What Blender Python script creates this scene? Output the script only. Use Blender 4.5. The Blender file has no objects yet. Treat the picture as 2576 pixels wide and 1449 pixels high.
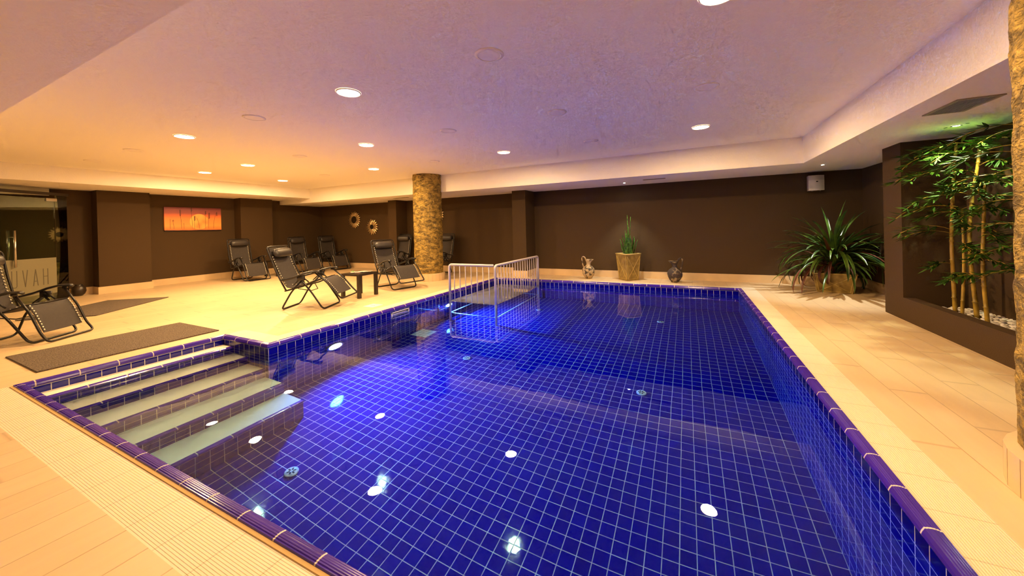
import bpy, bmesh, math, random
from mathutils import Vector, Matrix
random.seed(7)
S = bpy.context.scene
COL = S.collection
PI = math.pi
V = Vector

# ------------------------------------------------------------------ camera
H = 1.2
cam_d = bpy.data.cameras.new('camera')
cam = bpy.data.objects.new('camera', cam_d)
COL.objects.link(cam)
F_PX = 902.7
cam_d.sensor_fit = 'HORIZONTAL'; cam_d.sensor_width = 36.0
cam_d.lens = F_PX / 2576 * 36.0
cam_d.shift_y = -(724.5 - 574.85) / 2576
cam_d.clip_start = 0.03; cam_d.clip_end = 100
yaw, pit, rol = math.radians(26.023), math.radians(-0.2227), math.radians(-1.4293)
fw = V((-math.sin(yaw) * math.cos(pit), math.cos(yaw) * math.cos(pit), math.sin(pit)))
rt = V((math.cos(yaw), math.sin(yaw), 0)); up = rt.cross(fw)
rt2 = rt * math.cos(rol) + up * math.sin(rol); up2 = -rt * math.sin(rol) + up * math.cos(rol)
M = Matrix((rt2, up2, -fw)).transposed().to_4x4(); M.translation = V((0, 0, H))
cam.matrix_world = M
S.camera = cam

# ------------------------------------------------------------------ render / colour
S.view_settings.view_transform = 'Standard'
S.view_settings.look = 'None'
S.view_settings.gamma = 1.0
S.view_settings.use_curve_mapping = False
S.view_settings.exposure = 1.24
S.cycles.use_denoising = True
S.cycles.use_adaptive_sampling = True; S.cycles.adaptive_threshold = 0.09; S.cycles.adaptive_min_samples = 12
S.cycles.max_bounces = 8
S.cycles.diffuse_bounces = 4
S.cycles.glossy_bounces = 4
S.cycles.transmission_bounces = 6
S.cycles.transparent_max_bounces = 12
S.cycles.sample_clamp_indirect = 0.0
S.cycles.caustics_refractive = True
S.cycles.caustics_reflective = False
w = bpy.data.worlds.new('world'); S.world = w
w.use_nodes = True
w.node_tree.nodes['Background'].inputs[0].default_value = (0.01, 0.008, 0.006, 1)
w.node_tree.nodes['Background'].inputs[1].default_value = 1.0

# ------------------------------------------------------------------ materials
def nmat(name):
    m = bpy.data.materials.new(name); m.use_nodes = True
    nt = m.node_tree
    b = nt.nodes['Principled BSDF']
    return m, nt, b, nt.nodes.new, nt.links.new

def mat(name, c, rough=0.5, metal=0.0, bump=0.0, bscale=50.0, var=0.0, vscale=5.0, c2=None, spec=None, coat=0.0, detail=4.0, sub=0.0, lo=.35, hi=.65):
    m, nt, b, N, L = nmat(name)
    b.inputs['Base Color'].default_value = (*c, 1)
    b.inputs['Roughness'].default_value = rough
    b.inputs['Metallic'].default_value = metal
    if spec is not None: b.inputs['Specular IOR Level'].default_value = spec
    b.inputs['Coat Weight'].default_value = coat
    tc = N('ShaderNodeTexCoord')
    if var or c2:
        n = N('ShaderNodeTexNoise'); n.inputs['Scale'].default_value = vscale; n.inputs['Detail'].default_value = detail
        L(tc.outputs['Object'], n.inputs['Vector'])
        r = N('ShaderNodeValToRGB')
        a = c; d = c2 or tuple(x * (1 - var) for x in c)
        r.color_ramp.elements[0].position = lo; r.color_ramp.elements[1].position = hi
        r.color_ramp.elements[0].color = (*d, 1); r.color_ramp.elements[1].color = (*a, 1)
        L(n.outputs['Fac'], r.inputs['Fac']); L(r.outputs['Color'], b.inputs['Base Color'])
    if bump:
        n2 = N('ShaderNodeTexNoise'); n2.inputs['Scale'].default_value = bscale; n2.inputs['Detail'].default_value = 5
        L(tc.outputs['Object'], n2.inputs['Vector'])
        bp = N('ShaderNodeBump'); bp.inputs['Strength'].default_value = bump; bp.inputs['Distance'].default_value = 0.01
        L(n2.outputs['Fac'], bp.inputs['Height']); L(bp.outputs['Normal'], b.inputs['Normal'])
    return m

def emat(name, c, s):
    m, nt, b, N, L = nmat(name)
    b.inputs['Base Color'].default_value = (0.8, 0.8, 0.8, 1)
    b.inputs['Emission Color'].default_value = (*c, 1); b.inputs['Emission Strength'].default_value = s
    return m

def math_node(N, L, op, a, b=None, c=None):
    n = N('ShaderNodeMath'); n.operation = op
    for i, v in enumerate((a, b, c)):
        if v is None: continue
        if isinstance(v, (int, float)): n.inputs[i].default_value = v
        else: L(v, n.inputs[i])
    return n.outputs[0]

def line_mask(N, L, coord, pitch, phase, width):
    """1 on the joint lines every `pitch` metres along a coordinate"""
    t = math_node(N, L, 'SUBTRACT', coord, phase - pitch * 1000)
    t = math_node(N, L, 'DIVIDE', t, pitch)
    t = math_node(N, L, 'FRACT', t)
    t = math_node(N, L, 'SUBTRACT', t, 0.5)
    t = math_node(N, L, 'ABSOLUTE', t)
    e = 0.5 - width / pitch / 2
    mr = N('ShaderNodeMapRange'); mr.inputs['From Min'].default_value = e - 0.012; mr.inputs['From Max'].default_value = e + 0.004
    L(t, mr.inputs['Value'])
    return mr.outputs[0]

T = 0.0984
def tile_mat(name, tile, tile2, grout, pitch=(T, T, T), phase=(0.80, 2.49, -0.036), width=0.0055, rough=0.06, pillow=0.35, grough=0.6, spec=.5):
    m, nt, b, N, L = nmat(name)
    b.inputs['Specular IOR Level'].default_value = spec
    g = N('ShaderNodeNewGeometry'); sp = N('ShaderNodeSeparateXYZ'); sn = N('ShaderNodeSeparateXYZ')
    L(g.outputs['Position'], sp.inputs[0]); L(g.outputs['True Normal'], sn.inputs[0])
    msk = None
    for i in range(3):
        lm = line_mask(N, L, sp.outputs[i], pitch[i], phase[i], width)
        an = math_node(N, L, 'ABSOLUTE', sn.outputs[i])
        inv = math_node(N, L, 'LESS_THAN', an, 0.7)
        lm = math_node(N, L, 'MULTIPLY', lm, inv)
        msk = lm if msk is None else math_node(N, L, 'MAXIMUM', msk, lm)
    # per-tile tint
    vm = N('ShaderNodeVectorMath'); vm.operation = 'SUBTRACT'; L(g.outputs['Position'], vm.inputs[0]); vm.inputs[1].default_value = phase
    vd = N('ShaderNodeVectorMath'); vd.operation = 'DIVIDE'; L(vm.outputs[0], vd.inputs[0]); vd.inputs[1].default_value = pitch
    vo = N('ShaderNodeVectorMath'); vo.operation = 'ADD'; L(vd.outputs[0], vo.inputs[0]); vo.inputs[1].default_value = (.001, .001, .001)
    vf = N('ShaderNodeVectorMath'); vf.operation = 'FLOOR'; L(vo.outputs[0], vf.inputs[0])
    wn = N('ShaderNodeTexWhiteNoise'); L(vf.outputs[0], wn.inputs['Vector'])
    mx = N('ShaderNodeMixRGB'); mx.inputs[1].default_value = (*tile, 1); mx.inputs[2].default_value = (*tile2, 1); L(wn.outputs['Value'], mx.inputs[0])
    mc = N('ShaderNodeMixRGB'); mc.inputs[2].default_value = (*grout, 1); L(mx.outputs[0], mc.inputs[1]); L(msk, mc.inputs[0])
    L(mc.outputs[0], b.inputs['Base Color'])
    rr = N('ShaderNodeMapRange'); rr.inputs['To Min'].default_value = rough; rr.inputs['To Max'].default_value = grough
    L(msk, rr.inputs['Value']); L(rr.outputs[0], b.inputs['Roughness'])
    nz = N('ShaderNodeTexNoise'); nz.inputs['Scale'].default_value = 14; nz.inputs['Detail'].default_value = 1; L(g.outputs['Position'], nz.inputs['Vector'])
    hh = math_node(N, L, 'MULTIPLY', nz.outputs['Fac'], 0.45)
    hh = math_node(N, L, 'SUBTRACT', hh, msk)
    bp = N('ShaderNodeBump'); bp.inputs['Strength'].default_value = pillow; bp.inputs['Distance'].default_value = 0.002
    L(hh, bp.inputs['Height']); L(bp.outputs['Normal'], b.inputs['Normal'])
    return m

def plank_mat(name, c, c2, joint, px, py, phase=(0.0, 0.0), width=0.003, rough=0.42):
    """long planks running along Y, staggered end joints"""
    m, nt, b, N, L = nmat(name)
    g = N('ShaderNodeNewGeometry'); sp = N('ShaderNodeSeparateXYZ'); L(g.outputs['Position'], sp.inputs[0])
    lx = line_mask(N, L, sp.outputs[0], px, phase[0], width)
    r = math_node(N, L, 'SUBTRACT', sp.outputs[0], phase[0]); r = math_node(N, L, 'DIVIDE', r, px); r = math_node(N, L, 'FLOOR', r)
    off = math_node(N, L, 'MULTIPLY', r, py * 0.37)
    yy = math_node(N, L, 'ADD', sp.outputs[1], off)
    ly = line_mask(N, L, yy, py, phase[1], width)
    msk = math_node(N, L, 'MAXIMUM', lx, ly)
    ry = math_node(N, L, 'DIVIDE', yy, py); ry = math_node(N, L, 'FLOOR', ry)
    cb = N('ShaderNodeCombineXYZ'); L(r, cb.inputs[0]); L(ry, cb.inputs[1])
    wn = N('ShaderNodeTexWhiteNoise'); L(cb.outputs[0], wn.inputs['Vector'])
    mp = N('ShaderNodeMapping'); mp.inputs['Scale'].default_value = (9, 1.4, 1); L(g.outputs['Position'], mp.inputs['Vector'])
    nz = N('ShaderNodeTexNoise'); nz.inputs['Scale'].default_value = 2.2; nz.inputs['Detail'].default_value = 6; L(mp.outputs[0], nz.inputs['Vector'])
    f = math_node(N, L, 'MULTIPLY', wn.outputs['Value'], 0.45); f2 = math_node(N, L, 'MULTIPLY', nz.outputs['Fac'], 0.9)
    f = math_node(N, L, 'ADD', f, f2)
    mx = N('ShaderNodeMixRGB'); mx.inputs[1].default_value = (*c, 1); mx.inputs[2].default_value = (*c2, 1); mx.use_clamp = True; L(f, mx.inputs[0])
    mc = N('ShaderNodeMixRGB'); mc.inputs[2].default_value = (*joint, 1); L(mx.outputs[0], mc.inputs[1])
    mm = math_node(N, L, 'MULTIPLY', msk, 0.75); L(mm, mc.inputs[0])
    L(mc.outputs[0], b.inputs['Base Color']); b.inputs['Roughness'].default_value = rough
    bp = N('ShaderNodeBump'); bp.inputs['Strength'].default_value = 0.4; bp.inputs['Distance'].default_value = 0.002; bp.invert = True
    L(msk, bp.inputs['Height']); L(bp.outputs['Normal'], b.inputs['Normal'])
    return m

M_TILE = tile_mat('cobalt glazed tile', (0.0015, 0.0015, 0.25), (0.004, 0.001, 0.20), (0.62, 0.60, 0.54), width=.0045)
M_TILEF = tile_mat('cobalt pool floor tile', (0.0015, 0.0015, 0.29), (0.004, 0.001, 0.24), (0.60, 0.60, 0.56), width=.0045, spec=.18)
M_COPE = tile_mat('dark violet blue coping', (0.050, 0.016, 0.36), (0.040, 0.014, 0.30), (0.70, 0.60, 0.50), pitch=(0.2455, 0.2455, 50.0), phase=(-1.47, 3.385, 20.0), rough=0.16, pillow=0.5, width=.005)
M_STRIP = None
M_FLOOR = plank_mat('beige wood look floor tile', (0.71, 0.53, 0.32), (0.61, 0.45, 0.26), (0.38, 0.27, 0.16), 0.196, 1.18, phase=(1.05, 0.3))
M_BASE = mat('beige skirting tile', (0.68, 0.50, 0.29), 0.4, var=0.12, vscale=3)
M_TREAD = mat('cream step tile', (0.92, 0.85, 0.68), 0.45, var=0.05, vscale=4)
M_WALL = mat('dark brown painted wall', (0.064, 0.038, 0.017), 0.8, bump=0.25, bscale=90, spec=.2)
M_CEIL = mat('off white ceiling paint', (0.92, 0.87, 0.78), 0.9, bump=0.35, bscale=70)
M_WHITE = mat('white plastic', (0.78, 0.77, 0.74), 0.35)
M_DISC = mat('milky diffuser', (0.90, 0.84, 0.76), 0.6)
M_BLACK = mat('black powder coated tube', (0.011, 0.009, 0.009), 0.30, spec=.4)
M_SLING = mat('charcoal woven sling', (0.034, 0.026, 0.024), 0.7, bump=0.4, bscale=400, var=0.2, vscale=30)
M_PAD = mat('black padded pillow', (0.028, 0.023, 0.023), 0.42, bump=0.15, bscale=12)
M_ARM = mat('black moulded plastic', (0.015, 0.013, 0.013), 0.38)
M_EYE = mat('cream eyelet', (0.85, 0.80, 0.68), 0.3)
M_TABLE = mat('black brown lacquer', (0.018, 0.012, 0.009), 0.28)
M_STEEL = mat('brushed steel', (0.62, 0.58, 0.52), 0.28, metal=1.0)
M_RAIL = mat('lilac grey enamel pipe', (0.52, 0.47, 0.50), 0.25)
M_DECKP = mat('grey slatted deck', (0.40, 0.39, 0.38), 0.4)
M_GREYMAT = None
M_LEAFD = mat('dark strap leaf', (0.075, 0.135, 0.015), 0.30, c2=(0.012, 0.035, 0.010), vscale=6)
M_LEAFT = mat('brown leaf tip', (0.10, 0.03, 0.012), 0.4)
M_BAMB = mat('yellow bamboo cane', (0.52, 0.33, 0.045), 0.35, c2=(0.30, 0.20, 0.03), vscale=8)
M_BLEAF = mat('bamboo leaf', (0.065, 0.155, 0.010), 0.5, spec=.25, c2=(0.018, 0.050, 0.006), vscale=9)
M_PEB = mat('white pebble', (0.80, 0.76, 0.70), 0.55, var=0.15, vscale=12)
M_WOODP = mat('olive brown stained planter', (0.34, 0.235, 0.06), 0.55, c2=(0.20, 0.13, 0.032), vscale=12, bump=.3, bscale=40)
M_TRIM = mat('lighter planter batten', (0.46, 0.33, 0.10), 0.5)
M_SOIL = mat('potting soil', (0.03, 0.018, 0.010), 0.95, bump=.8, bscale=60)
M_JUGP = mat('crusted sand coloured jug', (0.46, 0.34, 0.19), 0.9, c2=(0.06, 0.045, 0.03), vscale=16, bump=1.0, bscale=30, lo=.42, hi=.52)
M_JUGD = mat('dark encrusted jug', (0.32, 0.24, 0.14), 0.85, c2=(0.045, 0.030, 0.025), vscale=14, bump=1.0, bscale=30, lo=.52, hi=.66)
M_GOLDPET = mat('antique gold petal', (0.62, 0.46, 0.24), 0.32, metal=0.85)
M_MIRR = mat('dark mirror', (0.5, 0.48, 0.42), 0.05, metal=1.0)
M_DARK = mat('black centre', (0.008, 0.006, 0.006), 0.4)

def column_mat():
    m, nt, b, N, L = nmat('gold trowelled plaster')
    tc = N('ShaderNodeTexCoord')
    mp = N('ShaderNodeMapping'); mp.inputs['Scale'].default_value = (1, 1, 1.9); L(tc.outputs['Object'], mp.inputs['Vector'])
    n = N('ShaderNodeTexNoise'); n.inputs['Scale'].default_value = 7.5; n.inputs['Detail'].default_value = 9; n.inputs['Roughness'].default_value = .78; n.inputs['Distortion'].default_value = .5
    L(mp.outputs[0], n.inputs['Vector'])
    r = N('ShaderNodeValToRGB'); e = r.color_ramp.elements
    e[0].position = .43; e[0].color = (0.11, 0.070, 0.014, 1); e[1].position = .66; e[1].color = (0.64, 0.42, 0.085, 1)
    L(n.outputs['Fac'], r.inputs['Fac']); L(r.outputs['Color'], b.inputs['Base Color'])
    b.inputs['Roughness'].default_value = .55; b.inputs['Metallic'].default_value = .15
    n2 = N('ShaderNodeTexNoise'); n2.inputs['Scale'].default_value = 15; n2.inputs['Detail'].default_value = 9; n2.inputs['Distortion'].default_value = 2.2
    L(mp.outputs[0], n2.inputs['Vector'])
    bp = N('ShaderNodeBump'); bp.inputs['Strength'].default_value = 1.0; bp.inputs['Distance'].default_value = 0.03
    L(n2.outputs['Fac'], bp.inputs['Height']); L(bp.outputs['Normal'], b.inputs['Normal'])
    return m
M_COL = column_mat()

def rug_mat():
    m, nt, b, N, L = nmat('taupe coil mat')
    tc = N('ShaderNodeTexCoord'); v = N('ShaderNodeTexNoise'); v.inputs['Scale'].default_value = 95; v.inputs['Detail'].default_value = 3
    L(tc.outputs['Object'], v.inputs['Vector'])
    r = N('ShaderNodeValToRGB'); e = r.color_ramp.elements
    e[0].position = .35; e[0].color = (0.045, 0.032, 0.022, 1); e[1].position = .65; e[1].color = (0.17, 0.125, 0.09, 1)
    L(v.outputs['Fac'], r.inputs['Fac']); L(r.outputs['Color'], b.inputs['Base Color']); b.inputs['Roughness'].default_value = .95
    bp = N('ShaderNodeBump'); bp.inputs['Strength'].default_value = 1; bp.inputs['Distance'].default_value = 0.008
    L(v.outputs['Fac'], bp.inputs['Height']); L(bp.outputs['Normal'], b.inputs['Normal'])
    return m
M_RUG = rug_mat()

def strip_mat(name, axis):
    """pale grooved anti-slip tile; axis = coordinate across the grooves"""
    m, nt, b, N, L = nmat(name)
    g = N('ShaderNodeNewGeometry'); sp = N('ShaderNodeSeparateXYZ'); L(g.outputs['Position'], sp.inputs[0])
    rib = math_node(N, L, 'DIVIDE', sp.outputs[axis], 0.0098); rib = math_node(N, L, 'FRACT', rib); rib = math_node(N, L, 'SUBTRACT', rib, .5); rib = math_node(N, L, 'ABSOLUTE', rib)
    mr = N('ShaderNodeMapRange'); mr.inputs['From Min'].default_value = .30; mr.inputs['From Max'].default_value = .45; L(rib, mr.inputs['Value'])
    j = line_mask(N, L, sp.outputs[1 - axis], 0.245, 0.1, 0.003)
    mx = N('ShaderNodeMixRGB'); mx.inputs[1].default_value = (0.74, 0.64, 0.47, 1); mx.inputs[2].default_value = (0.62, 0.51, 0.35, 1); L(mr.outputs[0], mx.inputs[0])
    jj = math_node(N, L, 'MULTIPLY', j, .55)
    mc = N('ShaderNodeMixRGB'); L(mx.outputs[0], mc.inputs[1]); mc.inputs[2].default_value = (0.35, 0.26, 0.16, 1); L(jj, mc.inputs[0])
    L(mc.outputs[0], b.inputs['Base Color']); b.inputs['Roughness'].default_value = .5
    bp = N('ShaderNodeBump'); bp.inputs['Strength'].default_value = .6; bp.inputs['Distance'].default_value = .002; bp.invert = True
    L(mr.outputs[0], bp.inputs['Height']); L(bp.outputs['Normal'], b.inputs['Normal'])
    return m
M_STRX = strip_mat('pale grooved edge tile along x', 1)
M_STRY = strip_mat('pale grooved edge tile along y', 0)

def water_mat():
    m, nt, b, N, L = nmat('clear pool water')
    nt.nodes.remove(b)
    g = N('ShaderNodeBsdfGlass'); g.inputs['IOR'].default_value = 1.333; g.inputs['Roughness'].default_value = 0.0
    g.inputs['Color'].default_value = (0.97, 0.985, 1, 1)
    L(g.outputs[0], nt.nodes['Material Output'].inputs['Surface'])
    va = N('ShaderNodeVolumeAbsorption'); va.inputs['Color'].default_value = (0.35, 0.80, 1.0, 1); va.inputs['Density'].default_value = 0.62
    L(va.outputs[0], nt.nodes['Material Output'].inputs['Volume'])
    return m
M_WATER = water_mat()

def glass_mat():
    m, nt, b, N, L = nmat('clear door glass')
    nt.nodes.remove(b)
    tr = N('ShaderNodeBsdfTransparent'); tr.inputs['Color'].default_value = (0.80, 0.88, 0.78, 1)
    gl = N('ShaderNodeBsdfGlossy'); gl.inputs['Roughness'].default_value = 0.0
    fr = N('ShaderNodeFresnel'); fr.inputs['IOR'].default_value = 1.52
    mx = N('ShaderNodeMixShader'); L(fr.outputs[0], mx.inputs[0]); L(tr.outputs[0], mx.inputs[1]); L(gl.outputs[0], mx.inputs[2])
    L(mx.outputs[0], nt.nodes['Material Output'].inputs['Surface'])
    return m
M_GLASS = glass_mat()
M_FILM = mat('frosted film', (0.22, 0.20, 0.12), .6)
M_LETTER = mat('grey cut out letter', (0.10, 0.085, 0.055), .6)
M_RAILD = mat('dark bronze rail', (0.035, 0.025, 0.02), .4)

# ------------------------------------------------------------------ mesh helpers
def obj(name, verts, faces, m=None, parent=None, smooth=False, kind=None):
    me = bpy.data.meshes.new(name); me.from_pydata([tuple(v) for v in verts], [], faces)
    me.update()
    if m: me.materials.append(m)
    if smooth: me.polygons.foreach_set('use_smooth', [True] * len(me.polygons))
    o = bpy.data.objects.new(name, me); COL.objects.link(o)
    if parent: o.parent = parent
    if kind: o['kind'] = kind
    return o

def tag(o, label, cat, group=None, kind=None):
    o['label'] = label
    o['category'] = cat
    if group: o['group'] = group
    if kind: o['kind'] = kind
    return o

def empty(name, loc, rz=0, label=None, cat=None, group=None):
    o = bpy.data.objects.new(name, None); COL.objects.link(o); o.location = loc; o.rotation_euler = (0, 0, rz); o.empty_display_size = .1
    if label: tag(o, label, cat, group)
    return o

class MB:
    def __init__(s): s.v = []; s.f = []
    def add(s, vs, fs):
        k = len(s.v); s.v += [V(v) for v in vs]; s.f += [tuple(i + k for i in f) for f in fs]; return s
    def box(s, a, b, mat4=None):
        x0, y0, z0 = a; x1, y1, z1 = b
        vs = [V(p) for p in ((x0,y0,z0),(x1,y0,z0),(x1,y1,z0),(x0,y1,z0),(x0,y0,z1),(x1,y0,z1),(x1,y1,z1),(x0,y1,z1))]
        if mat4: vs = [mat4 @ v for v in vs]
        return s.add(vs, [(0,3,2,1),(4,5,6,7),(0,1,5,4),(1,2,6,5),(2,3,7,6),(3,0,4,7)])
    def quad(s, a, b, c, d): return s.add([a, b, c, d], [(0, 1, 2, 3)])
    def tube(s, pts, r, n=8, closed=False, caps=True, radii=None):
        pts = [V(p) for p in pts]; m = len(pts)
        tan = []
        for i in range(m):
            a = pts[(i - 1) % m] if (closed or i > 0) else pts[i]; b = pts[(i + 1) % m] if (closed or i < m - 1) else pts[i]
            t = (b - a); tan.append(t.normalized() if t.length > 1e-9 else V((0, 0, 1)))
        nrm = tan[0].orthogonal().normalized(); vs = []
        for i in range(m):
            nrm = (nrm - tan[i] * nrm.dot(tan[i]));
            nrm = nrm.normalized() if nrm.length > 1e-6 else tan[i].orthogonal().normalized()
            bn = tan[i].cross(nrm); rr = radii[i] if radii else r
            for k in range(n):
                a = 2 * PI * k / n; vs.append(pts[i] + (nrm * math.cos(a) + bn * math.sin(a)) * rr)
        fs = []
        for i in range(m if closed else m - 1):
            j = (i + 1) % m
            for k in range(n):
                l = (k + 1) % n; fs.append((i*n+k, i*n+l, j*n+l, j*n+k))
        if caps and not closed:
            fs.append(tuple(reversed(range(n)))); fs.append(tuple((m-1)*n + k for k in range(n)))
        return s.add(vs, fs)
    def lathe(s, prof, c=(0, 0, 0), n=32, cap0=True, cap1=True, warp=None):
        vs = []
        for r, z in prof:
            for k in range(n):
                a = 2 * PI * k / n; p = V((r * math.cos(a), r * math.sin(a), z))
                if warp: p = warp(p, a)
                vs.append(p + V(c))
        fs = []; m = len(prof)
        for i in range(m - 1):
            for k in range(n):
                l = (k + 1) % n; fs.append((i*n+k, i*n+l, (i+1)*n+l, (i+1)*n+k))
        if cap0: fs.append(tuple(reversed(range(n))))
        if cap1: fs.append(tuple((m-1)*n + k for k in range(n)))
        return s.add(vs, fs)
    def sphere(s, c, r, n=10, sc=(1, 1, 1)):
        prof = [(max(1e-4, math.sin(PI * i / n)), -math.cos(PI * i / n)) for i in range(n + 1)]
        vs = []; q = n * 2
        for a, z in prof:
            for k in range(q):
                t = 2 * PI * k / q; vs.append(V(c) + V((a * math.cos(t) * sc[0], a * math.sin(t) * sc[1], z * sc[2])) * r)
        fs = [(i*q+k, i*q+(k+1) % q, (i+1)*q+(k+1) % q, (i+1)*q+k) for i in range(n) for k in range(q)]
        return s.add(vs, fs)
    def build(s, name, m=None, parent=None, smooth=False, kind=None): return obj(name, s.v, s.f, m, parent, smooth, kind)

def fillet(pts, r, n=5):
    pts = [V(p) for p in pts]; out = [pts[0]]
    for i in range(1, len(pts) - 1):
        p, a, b = pts[i], pts[i - 1], pts[i + 1]
        da = (a - p); db = (b - p); rr = min(r, da.length * .49, db.length * .49)
        A = p + da.normalized() * rr; B = p + db.normalized() * rr
        for k in range(n + 1):
            t = k / n; out.append(A * (1 - t) ** 2 + p * 2 * t * (1 - t) + B * t * t)
    out.append(pts[-1]); return out

def copy_tree(o, parent=None):
    c = o.copy(); COL.objects.link(c); c.parent = parent
    for ch in [x for x in bpy.data.objects if x.parent == o]: copy_tree(ch, c)
    return c

def struct(name, mb, m, smooth=False):
    return mb.build(name, m, None, smooth, 'structure')

# ------------------------------------------------------------------ room constants
XL, XR, YF, YN = -11.5, 2.78, 8.38, -3.6
XE = -12.6                                     # far side of the entrance recess
ZC, ZS, ZSL = 2.48, 2.075, 2.20
TX0, TX1, TY0, TY1 = -10.04, 1.63, 0.69, 6.95   # tray
PX0, PX1, PY0, PY1 = -4.06, 0.80, 0.87, 7.46    # pool inner faces
NX, NY = -4.93, 2.29                            # step notch
ZW, ZP = -0.105, -1.41
CO = 0.045                                      # coping depth outside the wall face

# floor --------------------------------------------------------------
SW = 0.215
ox0, ox1, oy0, oy1 = PX0 - CO, PX1 + CO, PY0 - CO, PY1 + CO
nx, ny = NX - CO, NY + CO
fl = MB()
def rect(mb, x0, y0, x1, y1, z=0.0): mb.quad((x0, y0, z), (x1, y0, z), (x1, y1, z), (x0, y1, z))
rect(fl, XE, YN, XR, oy0 - SW)
rect(fl, XE, oy0 - SW, nx - .02, ny + SW)
rect(fl, XE, ny + SW, ox0 - SW, oy1 + SW)
rect(fl, XE, oy1 + SW, XR, YF)
rect(fl, ox1 + SW, oy0 - SW, XR, oy1 + SW)
struct('floor', fl, M_FLOOR)
s1 = MB()
rect(s1, nx - .02, oy0 - SW, ox1 + SW, oy0)
rect(s1, ox0 - SW, oy1, ox1 + SW, oy1 + SW)
rect(s1, nx - .02, ny, ox0 - SW, ny + SW)
struct('trim_1', s1, M_STRX)
s2 = MB()
rect(s2, ox1, oy0, ox1 + SW, oy1)
rect(s2, ox0 - SW, ny, ox0, oy1)
rect(s2, nx - .02, oy0, nx, ny)
struct('trim_2', s2, M_STRY)

# pool shell -----------------------------------------------------------
pf = MB(); rect(pf, PX0, PY0, PX1, PY1, ZP)
struct('pool_floor', pf, M_TILEF)
pw = MB(); zt = 0.0
def wallq(mb, a, b, z0, z1): mb.quad((a[0], a[1], z0), (b[0], b[1], z0), (b[0], b[1], z1), (a[0], a[1], z1))
SK = (4.07, 4.455, -0.165, -0.055)   # skimmer mouth
def pwall(name, *qs):
    mb = MB()
    for a, b, z0, z1 in qs: wallq(mb, a, b, z0, z1)
    struct(name, mb, M_TILE)
pwall('wall_pool_right', ((PX1, PY0), (PX1, PY1), ZP, zt)); pwall('wall_pool_far', ((PX1, PY1), (PX0, PY1), ZP, zt))
pwall('wall_pool_left', ((PX0, SK[0]), (PX0, NY), ZP, zt), ((PX0, PY1), (PX0, SK[1]), ZP, zt), ((PX0, SK[1]), (PX0, SK[0]), ZP, SK[2]), ((PX0, SK[1]), (PX0, SK[0]), SK[3], zt))
pwall('wall_pool_step_side', ((PX0, NY), (NX, NY), ZP, zt)); pwall('wall_pool_step_back', ((NX, NY), (NX, PY0), ZP, zt)); pwall('wall_pool_near', ((NX, PY0), (PX1, PY0), ZP, zt))

# coping: swept bull-nose with anti-slip ribs --------------------------------
prof = [(0.0, -.030), (-.012, -.029), (-.019, -.016), (-.015, -.004)]
for i in range(6):
    s0 = -.008 + i * .0085; zc = .008 + .006 * math.sin(PI * (i + .6) / 6.6)
    prof += [(s0, zc - .0004), (s0 + .0025, zc + .0004), (s0 + .0060, zc + .0004)]
prof += [(CO - .002, .006), (CO, -.002), (CO, -.03)]
path = [(PX1, PY0), (PX1, PY1), (PX0, PY1), (PX0, NY), (NX, NY), (NX, PY0)]
n = len(path); vs = []; fs = []
for i in range(n):
    p = V((*path[i], 0)); a = V((*path[i - 1], 0)); b = V((*path[(i + 1) % n], 0))
    d0 = (p - a).normalized(); d1 = (b - p).normalized()
    o0 = V((d0.y, -d0.x, 0)); o1 = V((d1.y, -d1.x, 0))   # outward (path runs counter-clockwise)
    mvec = (o0 + o1) / (1 + o0.dot(o1))
    for s_, z_ in prof: vs.append(p + mvec * s_ + V((0, 0, z_)))
k = len(prof)
for i in range(n):
    j = (i + 1) % n
    for q in range(k - 1): fs.append((i*k+q, j*k+q, j*k+q+1, i*k+q+1))
cp = obj('trim_3', vs, fs, M_COPE, kind='structure')
# yellow mortar edge outside the near coping
me_ = MB(); me_.box((nx, oy0 - .014, -.01), (ox1, oy0 + .002, .0045))
struct('trim_4', me_, mat('ochre mortar edge', (0.50, 0.33, 0.12), .7))

# pool steps ------------------------------------------------------------------
steps = empty('pool_steps', (-4.2, 1.58, ZP), 0, 'broad flight of five cream-topped steps leading down into the near left corner of the pool', 'steps')
ST = [(-4.72, -.095), (-4.43, -.36), (-4.11, -.60), (-3.79, -.84), (-3.48, -1.075)]
def lc(mb): # to the parent's local space
    mb.v = [v - V((-4.2, 1.58, ZP)) for v in mb.v]; return mb
body = MB(); xprev = NX + .002
yy0, yy1 = PY0 + .002, NY - .002
for xn, z in ST:
    body.box((xprev, yy0, ZP + .001), (xn - .012, yy1, z - .012)); xprev = xn - .012
lc(body).build('step_body', M_TILE, steps)
xprev = NX + .002
for xn, z in ST:
    t = MB().box((xprev - (0 if xprev < -4.9 else .0), yy0, z - .012), (xn - .045, yy1, z)); lc(t).build('tread', M_TREAD, steps)
    q = MB(); pr = [(xn - .045, z - .012), (xn - .045, z + .001), (xn - .02, z + .003), (xn - .006, z - .001), (xn, z - .010), (xn, z - .022), (xn - .006, z - .030), (xn - .012, z - .030)]
    m_ = len(pr); q.add([(a, yy0, c) for a, c in pr] + [(a, yy1, c) for a, c in pr], [(i, i + m_, (i + 1) % m_ + m_, (i + 1) % m_) for i in range(m_)] + [tuple(reversed(range(m_))), tuple(range(m_, 2 * m_))])
    lc(q).build('nosing', M_COPE, steps)
    xprev = xn - .012

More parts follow.
